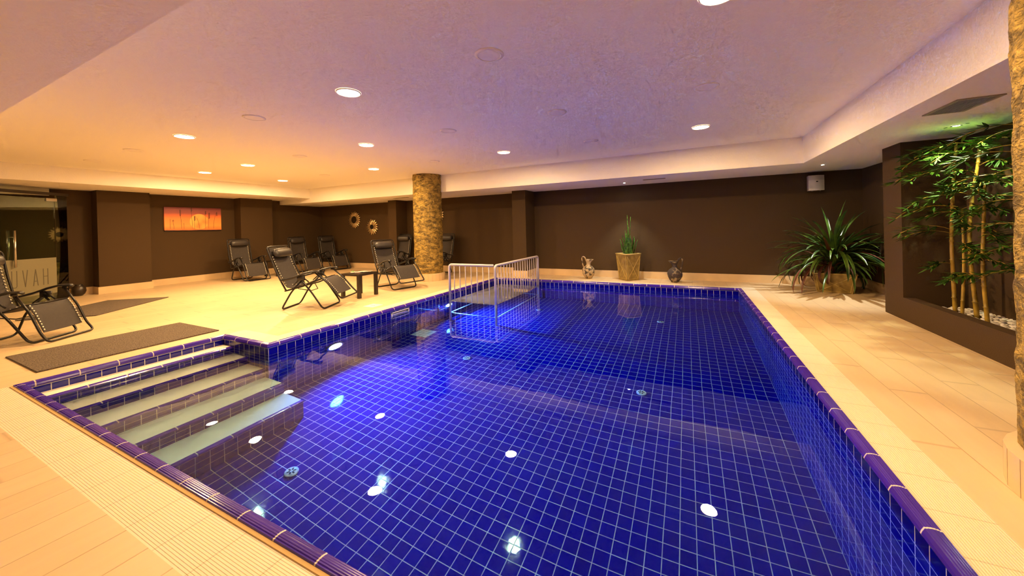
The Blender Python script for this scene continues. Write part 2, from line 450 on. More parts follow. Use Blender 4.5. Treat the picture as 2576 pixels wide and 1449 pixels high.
# water ---------------------------------------------------------------------
wt = MB()
from mathutils import noise as _nz
def wgrid(x0, y0, x1, y1, c=.04):
    nx_, ny_ = int((x1 - x0) / c), int((y1 - y0) / c)
    vs = []
    for j_ in range(ny_ + 1):
        for i_ in range(nx_ + 1):
            x = x0 + (x1 - x0) * i_ / nx_; y = y0 + (y1 - y0) * j_ / ny_
            vs.append((x, y, ZW + .00035 * _nz.noise(V((x * 5, y * 5, .3))) + .00018 * _nz.noise(V((x * 11, y * 11, 4.3)))))
    wt.add(vs, [(j_*(nx_+1)+i_, j_*(nx_+1)+i_+1, (j_+1)*(nx_+1)+i_+1, (j_+1)*(nx_+1)+i_) for j_ in range(ny_) for i_ in range(nx_)])
# one closed body of water: rippled top, plain sides and bottom just behind the tiles
e_ = .008; xs_ = [NX - e_ + (PX1 - NX + 2 * e_) * i_ / 140 for i_ in range(141)]; ys_ = [PY0 - e_ + (PY1 - PY0 + 2 * e_) * i_ / 165 for i_ in range(166)]
ix0 = min(range(141), key=lambda q: abs(xs_[q] - (PX0 - e_))); xs_[ix0] = PX0 - e_
iy0 = min(range(166), key=lambda q: abs(ys_[q] - (NY + e_))); ys_[iy0] = NY + e_
wbm = bmesh.new(); gv = {}
for j_ in range(166):
    for i_ in range(141):
        if i_ < ix0 and j_ > iy0: continue
        x, y = xs_[i_], ys_[j_]
        gv[i_, j_] = wbm.verts.new((x, y, ZW + .00035 * _nz.noise(V((x * 5, y * 5, .3))) + .00018 * _nz.noise(V((x * 11, y * 11, 4.3)))))
for j_ in range(165):
    for i_ in range(140):
        q = [gv.get(k_) for k_ in ((i_, j_), (i_ + 1, j_), (i_ + 1, j_ + 1), (i_, j_ + 1))]
        if all(q): wbm.faces.new(q)
bed = [e for e in wbm.edges if e.is_boundary]
ret = bmesh.ops.extrude_edge_only(wbm, edges=bed)
nvs = [g_ for g_ in ret['geom'] if isinstance(g_, bmesh.types.BMVert)]
for v_ in nvs: v_.co.z = ZP - .03
bmesh.ops.edgeloop_fill(wbm, edges=[g_ for g_ in ret['geom'] if isinstance(g_, bmesh.types.BMEdge) and g_.is_boundary])
bmesh.ops.recalc_face_normals(wbm, faces=wbm.faces[:])
wme = bpy.data.meshes.new('pool_water'); 
for f_ in wbm.faces: f_.smooth = abs(f_.normal.z) > .9 and f_.calc_center_median().z > -.5
wbm.to_mesh(wme); wbm.free(); wme.materials.append(M_WATER)
me_idx = [e.index for e in wme.edges if (abs(wme.vertices[e.vertices[0]].co.z - ZW) < .01) and (abs(wme.vertices[e.vertices[1]].co.z - ZW) < .01)]
att = wme.attributes.new('sharp_edge', 'BOOLEAN', 'EDGE')
bx_ = lambda c: c.x < NX - e_ + 1e-4 or c.x > PX1 + e_ - 1e-4 or c.y < PY0 - e_ + 1e-4 or c.y > PY1 + e_ - 1e-4 or (abs(c.x - (PX0 - e_)) < 1e-4 and c.y > NY) or (abs(c.y - (NY + e_)) < 1e-4 and c.x < PX0)
for k_ in me_idx:
    a_, b_ = (wme.vertices[q].co for q in wme.edges[k_].vertices)
    if bx_(a_) and bx_(b_): att.data[k_].value = True
water = bpy.data.objects.new('pool_water', wme); COL.objects.link(water)
water.cycles.is_caustics_caster = False
tag(water, 'clear still water filling the blue tiled pool', 'water', kind='stuff')

# ------------------------------------------------------------------ walls
def wbox(name, a, b, m=M_WALL): return struct(name, MB().box(a, b), m)
wbox('wall_far', (XL - .1, YF, 0), (XR + .12, YF + .12, 2.6))
wbox('wall_right', (XR, YN, 0), (XR + .12, YF, 2.6))
wbox('wall_near', (XE, YN - .12, 0), (XR + .12, YN, 2.6))
wbox('wall_left', (XL - .12, .95, 0), (XL, YF, 2.6))
wbox('wall_entrance', (XE - .12, YN, 0), (XE, 1.07, 2.6))
wbox('wall_entrance_return', (XE, .95, 0), (XL - .12, 1.07, 2.6))
def pier(name, x0, y0, x1, y1, z1):
    return wbox(name, (x0, y0, 0), (x1, y1, z1))
pier('wall_pier_left', XL, 2.97, -11.18, 3.80, ZSL)
pier('wall_pier_back', XL, 5.68, -11.18, 6.53, ZSL)
pier('wall_pier_far', -7.93, 7.93, -7.62, YF, ZS)
pier('wall_pier_far_right', -3.80, 7.82, -3.45, YF, ZS)
# right-hand niche: boxed front with an opening, sill and pebble bed
NXF, NXI = 2.255, 2.36
wbox('wall_niche_far', (NXF, 5.77, 0), (XR, 6.20, ZS))
wbox('wall_niche_front', (NXF, 3.20, 0), (NXI, 5.77, .262))
wbox('wall_niche_near', (NXF, 2.80, 0), (XR, 3.20, ZS))
wbox('floor_niche', (NXI, 3.20, 0), (XR, 5.77, .17))

# ceiling --------------------------------------------------------------------
ce = MB()
rect(ce, TX0 - .2, TY0 - .2, TX1 + .2, TY1 + .2, ZC)
ce.f = [tuple(reversed(f)) for f in ce.f]
ce.box((XE, YN, ZS), (XR, TY0, 2.6))                     # near soffit
ce.box((TX1, TY0, ZS), (XR, YF, 2.6))                    # right soffit
ce.box((XL, TY1, ZS), (TX1, YF, 2.6))                    # far soffit
ce.box((XE, TY0, ZSL), (TX0, TY1, 2.6))                  # left soffit
ce.box((XL - .05, TY0, 2.06), (XL + .05, 2.40, ZSL))     # lintel above the entrance
struct('ceiling', ce, M_CEIL)

# skirting ---------------------------------------------------------------------
BH = .15; bt = .018
def base(name, boxes):
    mb = MB()
    for x0, y0, x1, y1 in boxes: mb.box((x0, y0, 0), (x1, y1, BH))
    struct(name, mb, M_BASE)
base('baseboard_left', [(XL, .95, XL + bt, 2.97), (XL, 3.80, XL + bt, 5.68), (XL, 6.53, XL + bt, YF),
    (XL, 2.97 - bt, -11.18 + bt, 2.97), (-11.18, 2.97, -11.18 + bt, 3.80), (XL, 3.80, -11.18 + bt, 3.80 + bt),
    (XL, 5.68 - bt, -11.18 + bt, 5.68), (-11.18, 5.68, -11.18 + bt, 6.53), (XL, 6.53, -11.18 + bt, 6.53 + bt)])
base('baseboard_far', [(XL, YF - bt, -7.93, YF), (-7.62, YF - bt, -3.80, YF), (-3.45, YF - bt, XR, YF),
    (-7.93 - bt, 7.93 - bt, -7.62 + bt, 7.93), (-7.93 - bt, 7.93, -7.93, YF), (-7.62, 7.93, -7.62 + bt, YF),
    (-3.80 - bt, 7.82 - bt, -3.45 + bt, 7.82), (-3.80 - bt, 7.82, -3.80, YF), (-3.45, 7.82, -3.45 + bt, YF)])
base('baseboard_right', [(XR - bt, 6.20, XR, YF)])

# gold columns --------------------------------------------------------------------
def column(name, cx, cy, label):
    t = empty(name, (cx, cy, 0), 0, label, 'column')
    mb = MB(); n = 96; rows = 150; R = .33
    from mathutils import noise
    vs = []
    for i in range(rows + 1):
        z = .16 + (ZC - .16) * i / rows
        for k in range(n):
            a = 2 * PI * k / n
            p = V((math.cos(a), math.sin(a), z * 1.2))
            d = noise.fractal(V((p.x * 5 + cx, p.y * 5, z * 8)), 1.0, 2.1, 5) * .011
            vs.append(V(((R + d) * math.cos(a), (R + d) * math.sin(a), z)))
    fs = [(i*n+k, i*n+(k+1) % n, (i+1)*n+(k+1) % n, (i+1)*n+k) for i in range(rows) for k in range(n)]
    mb.add(vs, fs)
    mb.build('shaft', M_COL, t, True)
    pl = MB(); m = 26
    pl.lathe([(.372, 0), (.372, .165), (.335, .172)], n=m); pl.build('plinth', M_BASE, t)
    gr = MB()
    for k in range(m):
        a = 2 * PI * k / m; c = V((math.cos(a), math.sin(a), 0)) * .3722; tt = V((-math.sin(a), math.cos(a), 0)) * .0015
        gr.add([c - tt, c + tt, c + tt + V((0, 0, .165)), c - tt + V((0, 0, .165))], [(0, 1, 2, 3)])
    gr.build('plinth_joint', mat('sand joint', (.28, .2, .12), .8), t)
    return t
column('column', -5.54, 6.80, 'round gold plastered column with tiled plinth standing behind the sun chairs at the far pool corner')
column('column', 1.615, 2.29, 'large round gold textured column cut off by the right edge of the picture')

# ------------------------------------------------------------------ loungers
def make_chair(name, pose, mats=None):
    t = empty(name, (0, 0, 0))
    W = .28
    if pose == 'U':
        back_t, back_b = (-.73, 1.06), (-.57, .32); foot = (.16, .016); kink = (.095, .12); rear = -.60; legtop = (-.13, .575)
    else:
        back_t, back_b = (-.86, .985), (-.57, .30); foot = (.285, .165); kink = (.22, .235); rear = -.66; legtop = (-.12, .58)
    P = lambda u, y, z: V((u, y, z))
    r = .0125
    # front leg frame: floor bar in front, legs slope up and back to the armrest pivot
    top_piv = (-.35, .49)
    pts = [P(top_piv[0], -W - .005, top_piv[1]), P(-.19, -W, .30), P(-.03, -W, .05), P(.0, -W + .0, r), P(.0, W, r), P(-.03, W, .05), P(-.19, W, .30), P(top_piv[0], W + .005, top_piv[1])]
    pts = [P(top_piv[0], -W, top_piv[1]), P(-.19, -W, .30), P(0, -W, r), P(0, W, r), P(-.19, W, .30), P(top_piv[0], W, top_piv[1])]
    MB().tube(fillet(pts, .07), r).build('front_leg_frame', M_BLACK, t, True)
    w2 = W - .03
    pts = [P(-.33, -w2, .46), P(-.50, -w2, .28), P(rear, -w2, r), P(rear, w2, r), P(-.50, w2, .28), P(-.33, w2, .46)]
    MB().tube(fillet(pts, .07), r).build('rear_leg_frame', M_BLACK, t, True)
    # back frame
    wb = .262
    bt_, bb_ = V((back_t[0], 0, back_t[1])), V((back_b[0], 0, back_b[1]))
    up_ = (bt_ - bb_); fwd = V((up_.z, 0, -up_.x)).normalized()
    mid = bb_.lerp(bt_, .5) + fwd * .0
    def bk(s, y, o=0): return bb_.lerp(bt_, s) + V((0, y, 0)) + fwd * (o - .02 * math.sin(PI * min(1, s)))
    pts = [bk(0, -wb), bk(.3, -wb), bk(.6, -wb), bk(1, -wb), bk(1, wb), bk(.6, wb), bk(.3, wb), bk(0, wb)]
    MB().tube(fillet(pts, .06), r).build('back_frame', M_BLACK, t, True)
    # seat frame
    sf = (-.07, .44 if pose == 'U' else .465)
    ms = MB()
    for s in (-1, 1):
        ms.tube([P(back_b[0] - .03, s * (wb - .02), back_b[1] - .005), P(-.33, s * (wb - .02), .36), P(sf[0], s * (wb - .02), sf[1])], .011)
    ms.tube([P(sf[0], -wb + .02, sf[1]), P(sf[0], wb - .02, sf[1])], .011)
    ms.tube([P(back_b[0] - .02, -wb, back_b[1]), P(back_b[0] - .02, wb, back_b[1])], .011)
    ms.tube([P(-.40, -wb + .02, .33), P(-.28, -.10, .27), P(-.28, .10, .27), P(-.40, wb - .02, .33)], .006)
    ms.build('seat_frame', M_BLACK, t, True)
    # foot-rest frame
    wl = W - .005
    pts = [P(legtop[0], -wl, legtop[1]), P((legtop[0] + kink[0]) / 2 + .02, -wl, (legtop[1] + kink[1]) / 2 + .01), P(kink[0], -wl, kink[1]), P(foot[0], -wl, foot[1]), P(foot[0] + .01, wl, foot[1]), P(kink[0], wl, kink[1]), P((legtop[0] + kink[0]) / 2 + .02, wl, (legtop[1] + kink[1]) / 2 + .01), P(legtop[0], wl, legtop[1])]
    MB().tube(fillet(pts, .05), r).build('footrest_frame', M_BLACK, t, True)
    # armrests
    for s in (-1, 1):
        a = MB(); yy = s * (W + .005)
        pr = [(-.645, .475), (-.58, .482), (-.45, .515), (-.30, .572), (-.18, .600), (-.07, .603), (-.045, .590)]
        if pose == 'R': pr = [(x + .01, z - .008) for x, z in pr]
        vs = []; wd = [.014, .025, .030, .034, .037, .034, .022]
        for (x, z), q in zip(pr, wd):
            for k in range(8):
                an = 2 * PI * k / 8; vs.append(V((x, yy + q * math.cos(an), z + .016 * math.sin(an))))
        fs = [(i*8+k, i*8+(k+1) % 8, (i+1)*8+(k+1) % 8, (i+1)*8+k) for i in range(6) for k in range(8)] + [tuple(reversed(range(8))), tuple(48 + k for k in range(8))]
        a.add(vs, fs)
        a.box((-.38, yy - .012, .46), (-.27, yy + .012, .535))
        a.box((-.15, yy - .010, .56), (-.10, yy + .010, .592))
        a.build('armrest', M_ARM, t, True)
        b = MB().tube([P(-.33, yy * .97, .535), P(-.215, yy * .95, .43)], .009); b.tube([P(-.36, yy * .97, .47), P(-.45, yy * .95, .39)], .009)
        b.build('recline_link', M_BLACK, t, True)
    # sling in three runs
    def ribbon(mb, line, hw, th=.004):
        vs = []; q = 8
        for i, (x, z, sag) in enumerate(line):
            for k in range(q + 1):
                yv = -hw + 2 * hw * k / q; c = 1 - (yv / hw) ** 2
                vs.append(V((x, yv, z)) - V(sag) * c)
        m_ = len(line); top = [v.copy() for v in vs]
        fs = [(i*(q+1)+k, (i+1)*(q+1)+k, (i+1)*(q+1)+k+1, i*(q+1)+k+1) for i in range(m_ - 1) for k in range(q)]
        mb.add(top, fs)
        dn = [v - V((th * .6, 0, th)) for v in vs]
        mb.add(dn, [tuple(reversed(f)) for f in fs])
    hw = wb - .045
    sl = MB(); line = []
    for i in range(13):
        s = 1 - i / 12 * .86; p = bk(s * .97 if i else .975, 0); line.append((p.x, p.z, -fwd * -.016 * math.sin(PI * i / 12)))
    line2 = [(line[-1][0] + .03, line[-1][1] - .04, (0, 0, .01)), (line[-1][0] + .10, line[-1][1] - .055, (0, 0, .015)), (-.33, sf[1] - .075, (0, 0, .018)), (-.20, sf[1] - .03, (0, 0, .015)), (-.11, sf[1] + .005, (0, 0, .008))]
    ribbon(sl, line + line2, hw)
    L0 = V((legtop[0], 0, legtop[1])); K0 = V((kink[0], 0, kink[1])); midk = L0.lerp(K0, .5) + V((.02, 0, .01))
    def lg(s): return L0.lerp(midk, s * 2) if s < .5 else midk.lerp(K0, s * 2 - 1)
    s0_, s1_ = (.30, .97)
    line3 = [(-.11, sf[1] + .005, (0, 0, .008))] + [(lg(s0_ + (s1_ - s0_) * i / 6).x - .004, lg(s0_ + (s1_ - s0_) * i / 6).z - .012, (0.004, 0, .006)) for i in range(7)]
    ribbon(sl, line3, wl - .045)
    sl.build('sling', M_SLING, t, True)
    # eyelets and elastic lacing
    ey = MB(); co = MB()
    def eyelet(c, nrm, rr=.0055):
        a = nrm.orthogonal().normalized(); b = nrm.cross(a)
        ey.tube([c + (a * math.cos(2*PI*k/8) + b * math.sin(2*PI*k/8)) * rr for k in range(8)], .0030, 5, closed=True)
    for s in (-1, 1):
        last = None
        for i in range(13):
            q = .80 - i * .055; c = bk(q * .97, s * (hw - .010), .006); e = bk(q * .97 + .02, s * wb, .0); eyelet(c, fwd)
            co.tube([c, e], .003, 4)
            if last: co.tube([last, c], .0025, 4)
            last = e
        last = None
        for i in range(10):
            q = s0_ + (s1_ - s0_) * (i + .4) / 10; p = lg(q); d_ = (lg(q + .01) - p).normalized(); nn = V((d_.z * -1, 0, d_.x)); nn = nn if nn.z > 0 else -nn
            c = V((p.x, s * (wl - .055), p.z)) + nn * .002; e = V((p.x, s * wl, p.z)); eyelet(c, nn); co.tube([c, e], .003, 4)
            if last: co.tube([last, c], .0025, 4)
            last = e
        for i in range(7):
            x = -.50 + i * .055; z = sf[1] - .075 + max(0, x + .33) * .36; eyelet(V((x, s * (hw - .006), z + .004)), V((0, 0, 1)))
    ey.build('eyelets', M_EYE, t, True, 'stuff'); co.build('lacing', M_BLACK, t, False, 'stuff')
    # pillow
    pc = bk(.845 if pose == 'U' else .83, 0, .048); rows = []
    pm = MB(); n = 20; prof_ = [(0.001, -.205), (.030, -.200), (.046, -.18), (.050, -.12), (.052, 0), (.050, .12), (.046, .18), (.030, .200), (0.001, .205)]
    ax = up_.normalized(); vs = []
    for rr, yv in prof_:
        for k in range(n):
            a = 2 * PI * k / n
            vs.append(pc + V((0, yv, 0)) + ax * (rr * 1.45 * math.sin(a)) + fwd * (rr * .85 * math.cos(a)))
    fs = [(i*n+k, i*n+(k+1) % n, (i+1)*n+(k+1) % n, (i+1)*n+k) for i in range(len(prof_) - 1) for k in range(n)]
    pm.add(vs, fs); pil = pm.build('pillow', M_PAD, t, True)
    for s in (-1, 1):
        st = MB(); c = bk(.845, s * .235, .012); st.box((-.002, -.035, -.017), (.002, .035, .017), Matrix.Translation(c) @ Matrix(((fwd.x, 0, ax.x), (0, 1, 0), (fwd.z, 0, ax.z))).to_4x4())
        st.build('strap', M_ARM, pil)
    return t

chU = make_chair('zero_gravity_chair', 'U')
chR = make_chair('zero_gravity_chair', 'R')
CH = [
 (-6.89, 1.46, 38, 'U', 'black zero gravity chair cut by the left picture edge, nearest the camera'),
 (-10.0, 5.39, 1, 'U', 'black zero gravity chair before the wall pier, right of the sunset picture'),
 (-9.94, 6.91, 0, 'U', 'black zero gravity chair half hidden behind the reclined chair by the side table'),
 (-9.91, 7.82, -4, 'U', 'black zero gravity chair in the far corner, left of the two sunburst ornaments'),
 (-5.19, 5.59, -15, 'R', 'black zero gravity chair right of the magazine table, in front of the gold column'),
 (-5.18, 3.92, 26, 'R', 'black reclined zero gravity chair seen from its side, standing left of the magazine table'),
 (-7.40, 7.35, -84, 'U', 'black zero gravity chair by the dark pier, half behind the left of the gold column'),
 (-6.06, 7.42, -97, 'U', 'black zero gravity chair peeping out to the right behind the gold column'),
]
used = set()
for x, y, h, pose, lab in CH:
    src = chU if pose == 'U' else chR
    o = src if pose not in used else copy_tree(src)
    used.add(pose)
    o.location = (x, y, 0.001); o.rotation_euler = (0, 0, math.radians(h))
    tag(o, lab, 'chair', 'folding zero gravity chairs on the pool deck')

# ------------------------------------------------------------------ side tables
def make_table(x, y, rz, label, sx=.45, sy=.45, h=.43):
    t = empty('side_table', (x, y, 0), rz, label, 'table', 'small black side tables')
    MB().box((-sx/2, -sy/2, h - .035), (sx/2, sy/2, h)).build('tabletop', M_TABLE, t)
    for i in (-1, 1):
        for j in (-1, 1):
            cx, cy = i * (sx/2 - .0275), j * (sy/2 - .0275)
            MB().box((cx - .0265, cy - .0265, 0.001), (cx + .0265, cy + .0265, h - .035)).build('leg', M_TABLE, t)
    return t
make_table(-5.46, 4.71, math.radians(2), 'small black side table with magazines on it, right of the reclined chair')
make_table(-10.42, 6.20, math.radians(12), 'small black side table against the back pier, half hidden behind the leftmost back chair')
for i, (dx, dy, rz, c, lab) in enumerate([(-.08, .02, .4, (.62, .22, .24), 'pink covered magazine lying on the near left of the side table'), (.02, .10, -.15, (.70, .66, .55), 'pale magazine lying open at the back of the side table'), (.10, .06, .5, (.16, .14, .12), 'dark covered magazine topmost on the pile on the side table')]):
    m = MB(); 
    for q in range(2):
        m.box((-.10 + q * .001, -.072, 0), (.10 - q * .001, .072, .004 + q * .002))
    o = m.build('magazine', mat('magazine cover %d' % i, c, .3, c2=(.8, .74, .66), vscale=18)); o.location = (-5.46 + dx, 4.71 + dy, .4305 + .007 * i); o.rotation_euler = (0, 0, rz)
    tag(o, lab, 'magazine', 'magazines on the side table')
t = empty('candle_bowl', (-5.46 - .02, 4.71 - .13, .4305), 0, 'tiny pale bowl with a green sprig on the near side of the side table', 'bowl')
MB().lathe([(.022, 0), (.036, .012), (.040, .028), (.036, .030), (.030, .018)], n=20).build('bowl', mat('shell pink glaze', (.78, .62, .46), .3), t, True)
lf = MB()
for k in range(9):
    a = k * 2.4; p = V((.012 * math.cos(a), .012 * math.sin(a), .025)); q = p + V((.022 * math.cos(a), .022 * math.sin(a), .026)); sd = V((-math.sin(a), math.cos(a), 0)) * .007
    lf.add([p, (p + q) / 2 + sd, q, (p + q) / 2 - sd], [(0, 1, 2, 3)])
lf.build('sprig', mat('fresh green', (.12, .36, .03), .5), t)

# ------------------------------------------------------------------ mats
def rug(x0, y0, cx, cy, w_, l_, rz, label):
    mb = MB(); n1, n2 = 2, 2
    mb.box((-w_/2, -l_/2, 0), (w_/2, l_/2, .012)); o = mb.build('floor_mat', M_RUG); o.location = (cx, cy, .0005); o.rotation_euler = (0, 0, rz)
    bm = bmesh.new(); bm.from_mesh(o.data); bmesh.ops.bevel(bm, geom=bm.edges[:], offset=.004, segments=2, affect='EDGES'); bm.to_mesh(o.data); bm.free()
    tag(o, label, 'mat', 'taupe floor mats')
rug(0, 0, -5.76, 1.70, 1.0, 1.40, 0, 'long taupe floor mat lying beside the top of the pool steps')
rug(0, 0, -9.00, 2.42, .98, 1.53, math.radians(37.8), 'taupe floor mat lying diagonally before the glass entrance door')

# floor lid
t = empty('floor_hatch', (-4.54, 4.165, 0), 0, 'small white square access lid let into the deck above the skimmer', 'lid')
MB().box((-.105, -.105, .0), (.105, .105, .003)).build('hatch_plate', M_WHITE, t)
hl = MB(); hl.box((-.035, -.008, .003), (-.01, .008, .0036)); hl.box((.01, -.008, .003), (.035, .008, .0036)); hl.build('finger_hole', M_DARK, t)

# ------------------------------------------------------------------ pool fittings
t = empty('skimmer', (PX0, (SK[0] + SK[1]) / 2, (SK[2] + SK[3]) / 2), 0, 'white plastic skimmer mouth set in the left pool wall at the waterline', 'skimmer')
hy, hz = (SK[1] - SK[0]) / 2, (SK[3] - SK[2]) / 2
fr = MB()
fr.box((-.004, -hy - .0, hz - .012), (.008, hy, hz)); fr.box((-.004, -hy, -hz), (.008, hy, -hz + .012)); fr.box((-.004, -hy, -hz), (.008, -hy + .014, hz)); fr.box((-.004, hy - .014, -hz), (.008, hy, hz))
fr.build('frame', M_WHITE, t)
bx = MB(); bx.quad((-.2, -hy, -hz), (-.2, hy, -hz), (-.2, hy, hz), (-.2, -hy, hz))
bx.quad((0, -hy, hz), (-.2, -hy, hz), (-.2, hy, hz), (0, hy, hz)); bx.quad((0, hy, -hz), (-.2, hy, -hz), (-.2, -hy, -hz), (0, -hy, -hz))
bx.quad((0, -hy, -hz), (-.2, -hy, -hz), (-.2, -hy, hz), (0, -hy, hz)); bx.quad((0, hy, hz), (-.2, hy, hz), (-.2, hy, -hz), (0, hy, -hz)); bx.build('throat', M_WHITE, t)
MB().box((-.05, -hy + .015, -hz + .005), (-.045, hy - .015, hz - .035)).build('flap', M_WHITE, t)

DR = [(-2.92, 1.80, 'white slotted floor inlet on the pool floor, nearest to the camera by the steps'), (-2.74, 4.10, 'white slotted floor inlet at mid pool, on the left row'), (-.49, 4.13, 'white slotted floor inlet at mid pool, on the right row'),
      (-.44, 6.50, 'white slotted floor inlet near the far right end of the pool'), (-2.64, 6.50, 'white slotted floor inlet beside the railed platform')]
m0 = MB().lathe([(.052, 0), (.052, .010), (.046, .016), (.0005, .017)], n=32)
h0 = MB()
for k in range(6):
    a = k * PI / 3; R_ = Matrix.Rotation(a, 4, 'Z'); h0.box((.012, -.006, .0172), (.034, .006, .0185), R_)
root = None
for x, y, lab in DR:
    if root is None:
        root = empty('floor_inlet', (x, y, ZP)); m0.build('cover', M_WHITE, root, True); h0.build('slot', M_DARK, root); o = root
    else: o = copy_tree(root)
    o.location = (x, y, ZP); tag(o, lab, 'drain', 'round white inlets on the pool floor')
t = empty('main_drain', (-3.88, 4.585, ZP), 0, 'pale square main drain grate on the pool floor below the skimmer', 'drain')
gb = MB().box((-.145, -.145, 0), (.145, .145, .010)); gb.build('grate', M_WHITE, t)
gl = MB()
for k in range(1, 4):
    c = -.145 + k * .0725; gl.box((c - .0025, -.145, .010), (c + .0025, .145, .0105)); gl.box((-.145, c - .0025, .010), (.145, c + .0025, .0106))
gl.build('grate_joint', M_SOIL, t)

# underwater lamps
UW_C = (0.09, 0.24, 1.0)
M_UW = emat('cool underwater lens', (0.55, 0.85, 1.0), 60)
root = None
for i, (y, z, lab) in enumerate(((3.09, -.62, 'round glowing underwater lamp in the left pool wall, near the steps'), (5.51, -.66, 'round glowing underwater lamp in the left pool wall, beside the railed platform'))):
    if root is None:
        root = empty('underwater_lamp', (PX0, y, z)); R_ = Matrix.Rotation(PI / 2, 4, 'Y')
        a = MB().lathe([(.095, 0), (.095, .012), (.075, .018), (.072, .012)], n=32, cap1=False); a.v = [R_ @ v for v in a.v]; a.build('ring', M_STEEL, root, True)
        b = MB().lathe([(.072, .001), (.072, .010), (.045, .016), (.0005, .018)], n=32); b.v = [R_ @ v for v in b.v]; b.build('lens', M_UW, root, True); o = root
    else: o = copy_tree(root)
    o.scale = (1.3, 1.3, 1.3)
    o.location = (PX0, y, z); tag(o, lab, 'lamp', 'underwater lamps in the pool wall')
    ld = bpy.data.lights.new('underwater_light', 'AREA'); ld.shape = 'DISK'; ld.size = .13; ld.color = UW_C; ld.energy = 46; ld.spread = math.radians(142)
    lo = bpy.data.objects.new('underwater_light', ld); COL.objects.link(lo); lo.location = (PX0 + .03, y, z); lo.rotation_euler = (0, -PI / 2 + math.radians(14), 0)

# railed platform
X0, X1, Y0, Y1 = -3.92, -2.97, 5.38, 7.33; ZD = -.165; ZT = .545
t = empty('pool_platform', (0, 0, 0), 0, 'lilac grey railed grating platform standing in the far left corner of the pool', 'platform')
d = MB(); k = 0; yv = Y0 + .03
while yv < Y1 - .04:
    d.box((X0 + .02, yv, ZD - .02), (X1 - .02, yv + .040, ZD)); yv += .050
d.build('deck', M_DECKP, t)
f_ = MB()
for z_, q in ((ZD - .012, .020),):
    f_.tube([(X0, Y0, z_), (X1, Y0, z_)], q); f_.tube([(X1, Y0, z_), (X1, Y1, z_)], q); f_.tube([(X1, Y1, z_), (X0, Y1, z_)], q); f_.tube([(X0, Y1, z_), (X0, Y0, z_)], q)
for yv in (Y0 + .62, Y0 + 1.24): f_.box((X0 + .02, yv - .015, ZD + .0005), (X1 - .02, yv + .015, ZD + .004))
f_.build('deck_frame', M_RAIL, t, False)
g_ = MB(); zl = -1.02
for a, b in (((X0, Y0), (X1, Y0)), ((X1, Y0), (X1, Y1)), ((X1, Y1), (X0, Y1)), ((X0, Y1), (X0, Y0))):
    g_.tube([(a[0], a[1], zl), (b[0], b[1], zl)], .017)
g_.build('lower_frame', mat('white enamel pipe', (.8, .8, .8), .3), t, True)
for (x, y) in ((X0, Y0), (X1, Y0), (X1, Y1), (X0, Y1)):
    MB().tube([(x, y, ZP + .001), (x, y, ZD if (x, y) == (X0, Y1) else ZD + .03)], .023, 12).build('post', M_RAIL, t, True)
MB().tube(fillet([(X0, Y0, ZD), (X0, Y0, ZT), (X1 - .035, Y0, ZT)], .06, 6), .023, 12).build('handrail', M_RAIL, t, True)
MB().tube(fillet([(X1, Y0, ZD), (X1, Y0, ZT), (X1, Y1, ZT), (X1, Y1, ZD)], .06, 6), .023, 12).build('handrail', M_RAIL, t, True)
for i in range(7):
    x = X0 + .105 + i * (X1 - X0 - .19) / 6.3; MB().tube([(x, Y0, ZD), (x, Y0, ZT - .01)], .009, 8).build('baluster', M_RAIL, t, True)
for i in range(16):
    y = Y0 + .10 + i * (Y1 - Y0 - .20) / 15; MB().tube([(X1, y, ZD), (X1, y, ZT - .01)], .009, 8).build('baluster', M_RAIL, t, True)

# ------------------------------------------------------------------ ceiling lights
LAMP_C = (1.0, 0.64, 0.29)
M_LAMP = emat('glowing warm diffuser', (1.0, 0.74, 0.42), 22)
XS = (.19, -1.29, -2.78, -4.27, -5.82, -7.34, -8.87); YS = (2.33, 3.87, 5.45)
LIT = {(.19, 2.33), (-2.78, 2.33), (-5.82, 2.33), (-4.27, 3.87), (-7.34, 3.87), (-8.87, 3.87), (.19, 5.45), (-2.78, 5.45), (-5.82, 5.45), (-8.87, 5.45)}
def make_panel(on):
    t = empty('ceiling_light', (0, 0, ZC))
    ri = .098 if on else .084
    MB().lathe([(.108, 0), (.108, -.004), (ri + .004, -.010), (ri, -.010), (ri, -.004)], n=40, cap0=False, cap1=False).build('rim', M_DISC, t, True)
    MB().lathe([(ri, -.007), (.0005, -.0078 if on else -.0075)], n=40, cap0=False).build('diffuser', M_LAMP if on else M_DISC, t)
    return t
protos = {}
rown = {2.33: 'nearest row', 3.87: 'middle row', 5.45: 'far row'}
ords = ['first from the right', 'second from the right', 'third from the right', 'fourth from the right', 'fifth from the right', 'sixth from the right', 'leftmost']
def add_lamp(x, y, z, e, size=.17, name='lamp_light'):
    ld = bpy.data.lights.new(name, 'AREA'); ld.shape = 'DISK'; ld.size = size; ld.color = LAMP_C; ld.energy = e
    lo = bpy.data.objects.new(name, ld); COL.objects.link(lo); lo.location = (x, y, z)
    ld.cycles.is_caustics_light = True
    return lo
E_LAMP = 34
for yi in YS:
    for k, xi in enumerate(XS):
        on = (xi, yi) in LIT
        if on not in protos: protos[on] = make_panel(on); o = protos[on]
        else: o = copy_tree(protos[on])
        o.location = (xi, yi, ZC - .0005)
        tag(o, '%s round ceiling light, %s in the %s of the recessed ceiling' % ('glowing' if on else 'unlit', ords[k], rown[yi]), 'ceiling light', 'glowing round ceiling lights' if on else 'unlit round ceiling lights')
        if on: add_lamp(xi, yi, ZC - .016, E_LAMP * (.9 if xi < -4 else 1.04))
